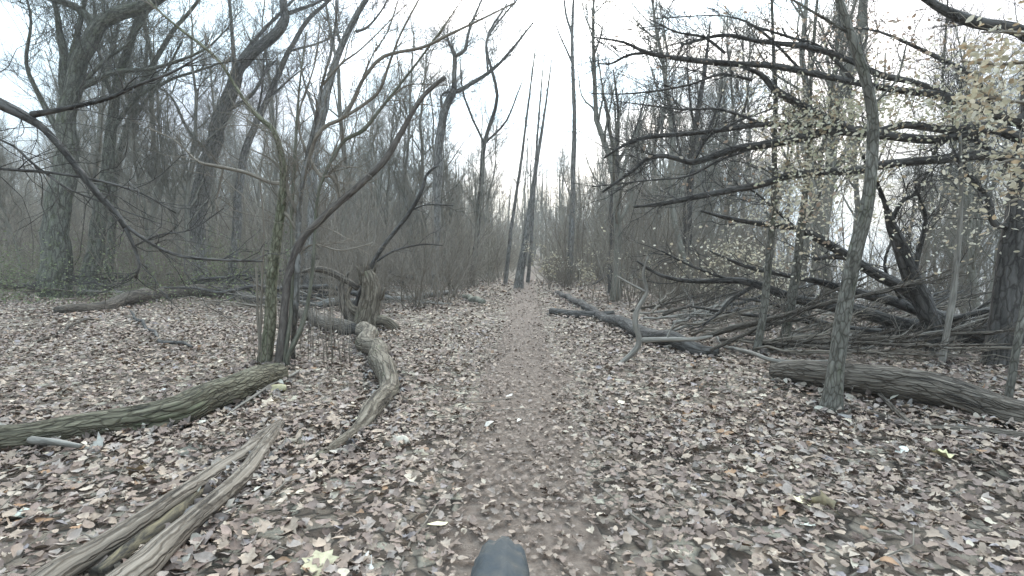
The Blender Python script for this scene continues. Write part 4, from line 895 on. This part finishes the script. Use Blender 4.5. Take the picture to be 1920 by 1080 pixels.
# dense brushwood belt in front of the far wood
n_ = 9500; yy = np.sqrt(rng.uniform(19 ** 2, 62 ** 2, n_)); xx = rng.uniform(-1.25, 1.25, n_) * yy
k_ = (xx - .35 * yy < 4.6) & (np.abs(xx - path_x(yy)) > 1.2); xx, yy = xx[k_], yy[k_]; n_ = len(xx)
z = np.linspace(0, 1, 4); hh = rng.uniform(1.2, 5.5, n_) * (1 + .35 * sstep(0, -15, xx)); dv = rng.normal(size=(n_, 2)) * .35
L = np.stack([xx, yy, H(xx, yy)], -1)[:, None, :] + np.stack([dv[:, :1] * z * hh[:, None], dv[:, 1:] * z * hh[:, None], hh[:, None] * z[None]], -1)
Rr = rng.uniform(.012, .03, n_)[:, None] * (1 - .6 * z)[None]
t_ = TM().batch(L, Rr, 3); a, b_ = sprout(L, Rr, 13, (.4, 1.7), (.4, 1.3), .7, 4, .05, .25, .03, .012, .6); t_.batch(a, b_, 3)
tag(t_.build('brushwood', M_BRUSH), kind='stuff', label='tangled leafless brushwood filling the wood behind the shrubs', cat='brushwood')

# green-grey ground cover at far left
M_GREEN = flat_mat('bramble_green', (.085, .10, .055), .7)
n_ = 30000; yy = np.sqrt(rng.uniform(10.5 ** 2, 25 ** 2, n_)); xx = rng.uniform(-1.15, -.42, n_) * yy
ps = np.stack([xx, yy, H(xx, yy) + rng.uniform(.05, 1.9, n_) * rng.random(n_)], -1)
v, f, c = leaves(ps, rng.uniform(.03, .075, n_), 4, .9, np.tile(np.array([[.19, .215, .115]]), (n_, 1)) * rng.uniform(.5, 1.5, (n_, 1)))
tag(mesh_from('bramble_cover', v, np.zeros((0, 4), int), f, M_BEECH, colour=c, smooth=False), kind='stuff', label='low greenish bramble cover under the trees at far left', cat='brambles')

def tuft(px, pyy, n, h, label):
    b0, _ = G(px, pyy); V, Fq = [], []
    for i in range(n):
        a_ = R_.uniform(0, 6.28); l_ = h * R_.uniform(.5, 1); w_ = .003; ox, oy = R_.gauss(0, .03), R_.gauss(0, .03); dx, dy = math.cos(a_), math.sin(a_); o = len(V)
        for t in (0, .5, 1):
            cx_, cy_, cz_ = ox + dx * l_ * .5 * t * t, oy + dy * l_ * .5 * t * t, l_ * t; ww = w_ * (1 - .8 * t)
            V += [(cx_ - dy * ww, cy_ + dx * ww, cz_), (cx_ + dy * ww, cy_ - dx * ww, cz_)]
        Fq += [(o, o + 1, o + 3, o + 2), (o + 2, o + 3, o + 5, o + 4)]
    o = mesh_from('grass_tuft', np.array(V), np.array(Fq), np.zeros((0, 3), int), M_GREEN); o.location = [float(k) for k in b0]; tag(o, label, 'grass')
tuft(478, 690, 40, .16, 'small green grass tuft at the foot of the many stemmed clump')
tuft(548, 855, 26, .10, 'tiny green sprig tuft between the split log and the twisted log')

# ------------------------------------------------------------------ bicycle front end
TW, WR = 0.027, 0.35
wy = 0.357; wx = -0.0105
bike = thing('bicycle', 'front end of the ridden bicycle, dark tyre showing at the bottom edge', 'bicycle', (wx, wy, 0))
m_t, nn, bb_ = new_mat('tyre_rubber'); bb_.inputs['Base Color'].default_value = (.035, .043, .047, 1); bb_.inputs['Roughness'].default_value = .75
tco = nn.nodes.new('ShaderNodeTexCoord').outputs['Object']; bump(nn, bb_, noise(nn, tco, 180, 3), .001, .6)
nn.links.new(ramp(nn, noise(nn, tco, 26, 6, .7), [(.42, (.030, .037, .042)), (.6, (.05, .052, .05)), (.72, (.11, .095, .078))]), bb_.inputs['Base Color'])
m_m, nn, bb_ = new_mat('bike_metal'); bb_.inputs['Base Color'].default_value = (.03, .03, .032, 1); bb_.inputs['Metallic'].default_value = .6; bb_.inputs['Roughness'].default_value = .35
wheel = bpy.data.objects.new('front_wheel', None); COL.objects.link(wheel); wheel.parent = bike; wheel.location = (0, 0, WR)
def ring(name, prof, mat, n=180, knob=None):
    prof = np.array(prof); k = len(prof); th = np.arange(n) * 2 * np.pi / n
    V = np.zeros((n, k, 3)); V[:, :, 0] = prof[None, :, 0]
    rad = np.broadcast_to(prof[None, :, 1], (n, k)).copy()
    if knob is not None: rad += knob(np.arange(n)[:, None], np.arange(k)[None])
    V[:, :, 1] = np.cos(th)[:, None] * rad; V[:, :, 2] = np.sin(th)[:, None] * rad
    idx = np.arange(n * k).reshape(n, k); a_ = np.roll(idx, -1, 0); q_ = np.stack([idx, a_, np.roll(a_, -1, 1), np.roll(idx, -1, 1)], -1).reshape(-1, 4)
    return mesh_from(name, V.reshape(-1, 3), q_, np.zeros((0, 3), int), mat, wheel)
ph = np.linspace(0, 2 * np.pi, 25)[:-1]
ring('tyre', [(TW * math.sin(p_), WR - TW + TW * math.cos(p_)) for p_ in ph], m_t, 240,
     lambda i, j: np.where(((i + (j % 2) * 2) % 5 < 3) & (np.minimum(j, 24 - j) < 8) & (j % 3 != 2), .0038, -.0005))
ring('rim', [(-.012, WR - .055), (.012, WR - .055), (.014, WR - .045), (-.014, WR - .045)], m_m, 96)
TM().one(np.array([(-.05, 0, 0), (0, 0, 0), (.05, 0, 0)]), [.018, .02, .018], 16).build('hub', m_m, wheel)
ts = TM()
sp_ = np.array([[((.03 if i % 2 else -.03), .02 * math.cos(i * .2), .02 * math.sin(i * .2)), (0, (WR - .05) * math.cos(i * math.pi / 14), (WR - .05) * math.sin(i * math.pi / 14))] for i in range(28)])
ts.batch(sp_, np.full((28, 2), .001), 4, cap=False); ts.build('spokes', m_m, wheel)
tf = TM()
for sx in (-.055, .055): tf.one(np.array([(sx, 0, WR), (sx, -.10, WR + .2), (sx, -.19, WR + .4)]), [.012, .015, .018], 12)
tf.one(np.array([(-.06, -.19, WR + .4), (0, -.195, WR + .41), (.06, -.19, WR + .4)]), [.017, .02, .017], 12); tf.build('fork', m_m, bike)
TM().one(np.array([(0, -.20, WR + .41), (0, -.29, WR + .47), (0, -.46, WR + .50)]), [.022, .02, .018], 14).build('stem', m_m, bike)
TM().one(np.array([(-.36, -.52, WR + .53), (-.12, -.48, WR + .51), (0, -.46, WR + .50), (.12, -.48, WR + .51), (.36, -.52, WR + .53)]), [.014] * 5, 14).build('handlebar', m_m, bike)

# ------------------------------------------------------------------ leaves drifted against logs and tree feet
rng = np.random.default_rng(5); dr = []
for L, R in DRIFT:
    ds = np.linalg.norm(np.diff(L, axis=0), axis=1); n_ = int(ds.sum() * (190 if L[:, 1].min() < 6 else 60)); i = rng.choice(len(ds), n_, p=ds / ds.sum())
    T = L[i + 1] - L[i]; T /= np.linalg.norm(T, axis=1, keepdims=True); sd = rng.choice([-1, 1], n_); off = R[i] * rng.uniform(.75, 1.1, n_) + np.abs(rng.normal(size=n_)) * .035
    p_ = L[i] + np.stack([-T[:, 1], T[:, 0], T[:, 0] * 0], -1) * (sd * off)[:, None]
    p_[:, 2] = H(p_[:, 0], p_[:, 1]) + .03 + rng.random(n_) ** 2 * R[i] * .55 * np.exp(-(off - R[i]).clip(0) / .05)
    dr.append(leaves(p_, rng.uniform(.03, .08, n_), 0, .6)); 
for px, pyy, rr in ((1556, 786, .09), (508, 692, .14), (1416, 676, .06), (1466, 662, .07), (690, 624, .2), (1868, 712, .22), (1764, 690, .06), (1762, 668, .18)):
    n_ = 90; c0 = G(px, pyy)[0]; an = rng.uniform(0, 6.28, n_); q_ = rr * rng.uniform(.8, 1.0, n_) + np.abs(rng.normal(size=n_)) * .05
    p_ = np.stack([c0[0] + np.cos(an) * q_, c0[1] + np.sin(an) * q_, 0 * an], -1); p_[:, 2] = H(p_[:, 0], p_[:, 1]) + .025 + .05 * np.exp(-(q_ - rr).clip(0) / .04)
    dr.append(leaves(p_, rng.uniform(.03, .075, n_), 0, .6))
v, f, c = join(dr)
tag(mesh_from('leaf_drift', v, np.zeros((0, 4), int), f, M_LITTER, colour=c, smooth=False), kind='stuff', label='fallen leaves banked up against logs and tree feet', cat='leaf litter')

# ------------------------------------------------------------------ haze
HAZE = 0.0017
if HAZE:
    bpy.ops.mesh.primitive_cube_add(size=1, location=(0, 60, 17)); hz_ = bpy.context.object; hz_.name = 'haze'; hz_.data.name = 'haze'
    hz_.scale = (900, 1200, 42)
    m = bpy.data.materials.new('thin_haze'); m.use_nodes = True; n = m.node_tree; n.nodes.clear()
    o = n.nodes.new('ShaderNodeOutputMaterial'); pvn = n.nodes.new('ShaderNodeVolumePrincipled')
    pvn.inputs['Color'].default_value = (.90, .89, .88, 1); pvn.inputs['Density'].default_value = HAZE; pvn.inputs['Anisotropy'].default_value = .2
    n.links.new(pvn.outputs[0], o.inputs['Volume']); hz_.data.materials.append(m)
    tag(hz_, 'thin pale haze among the far trees', 'haze', kind='stuff')
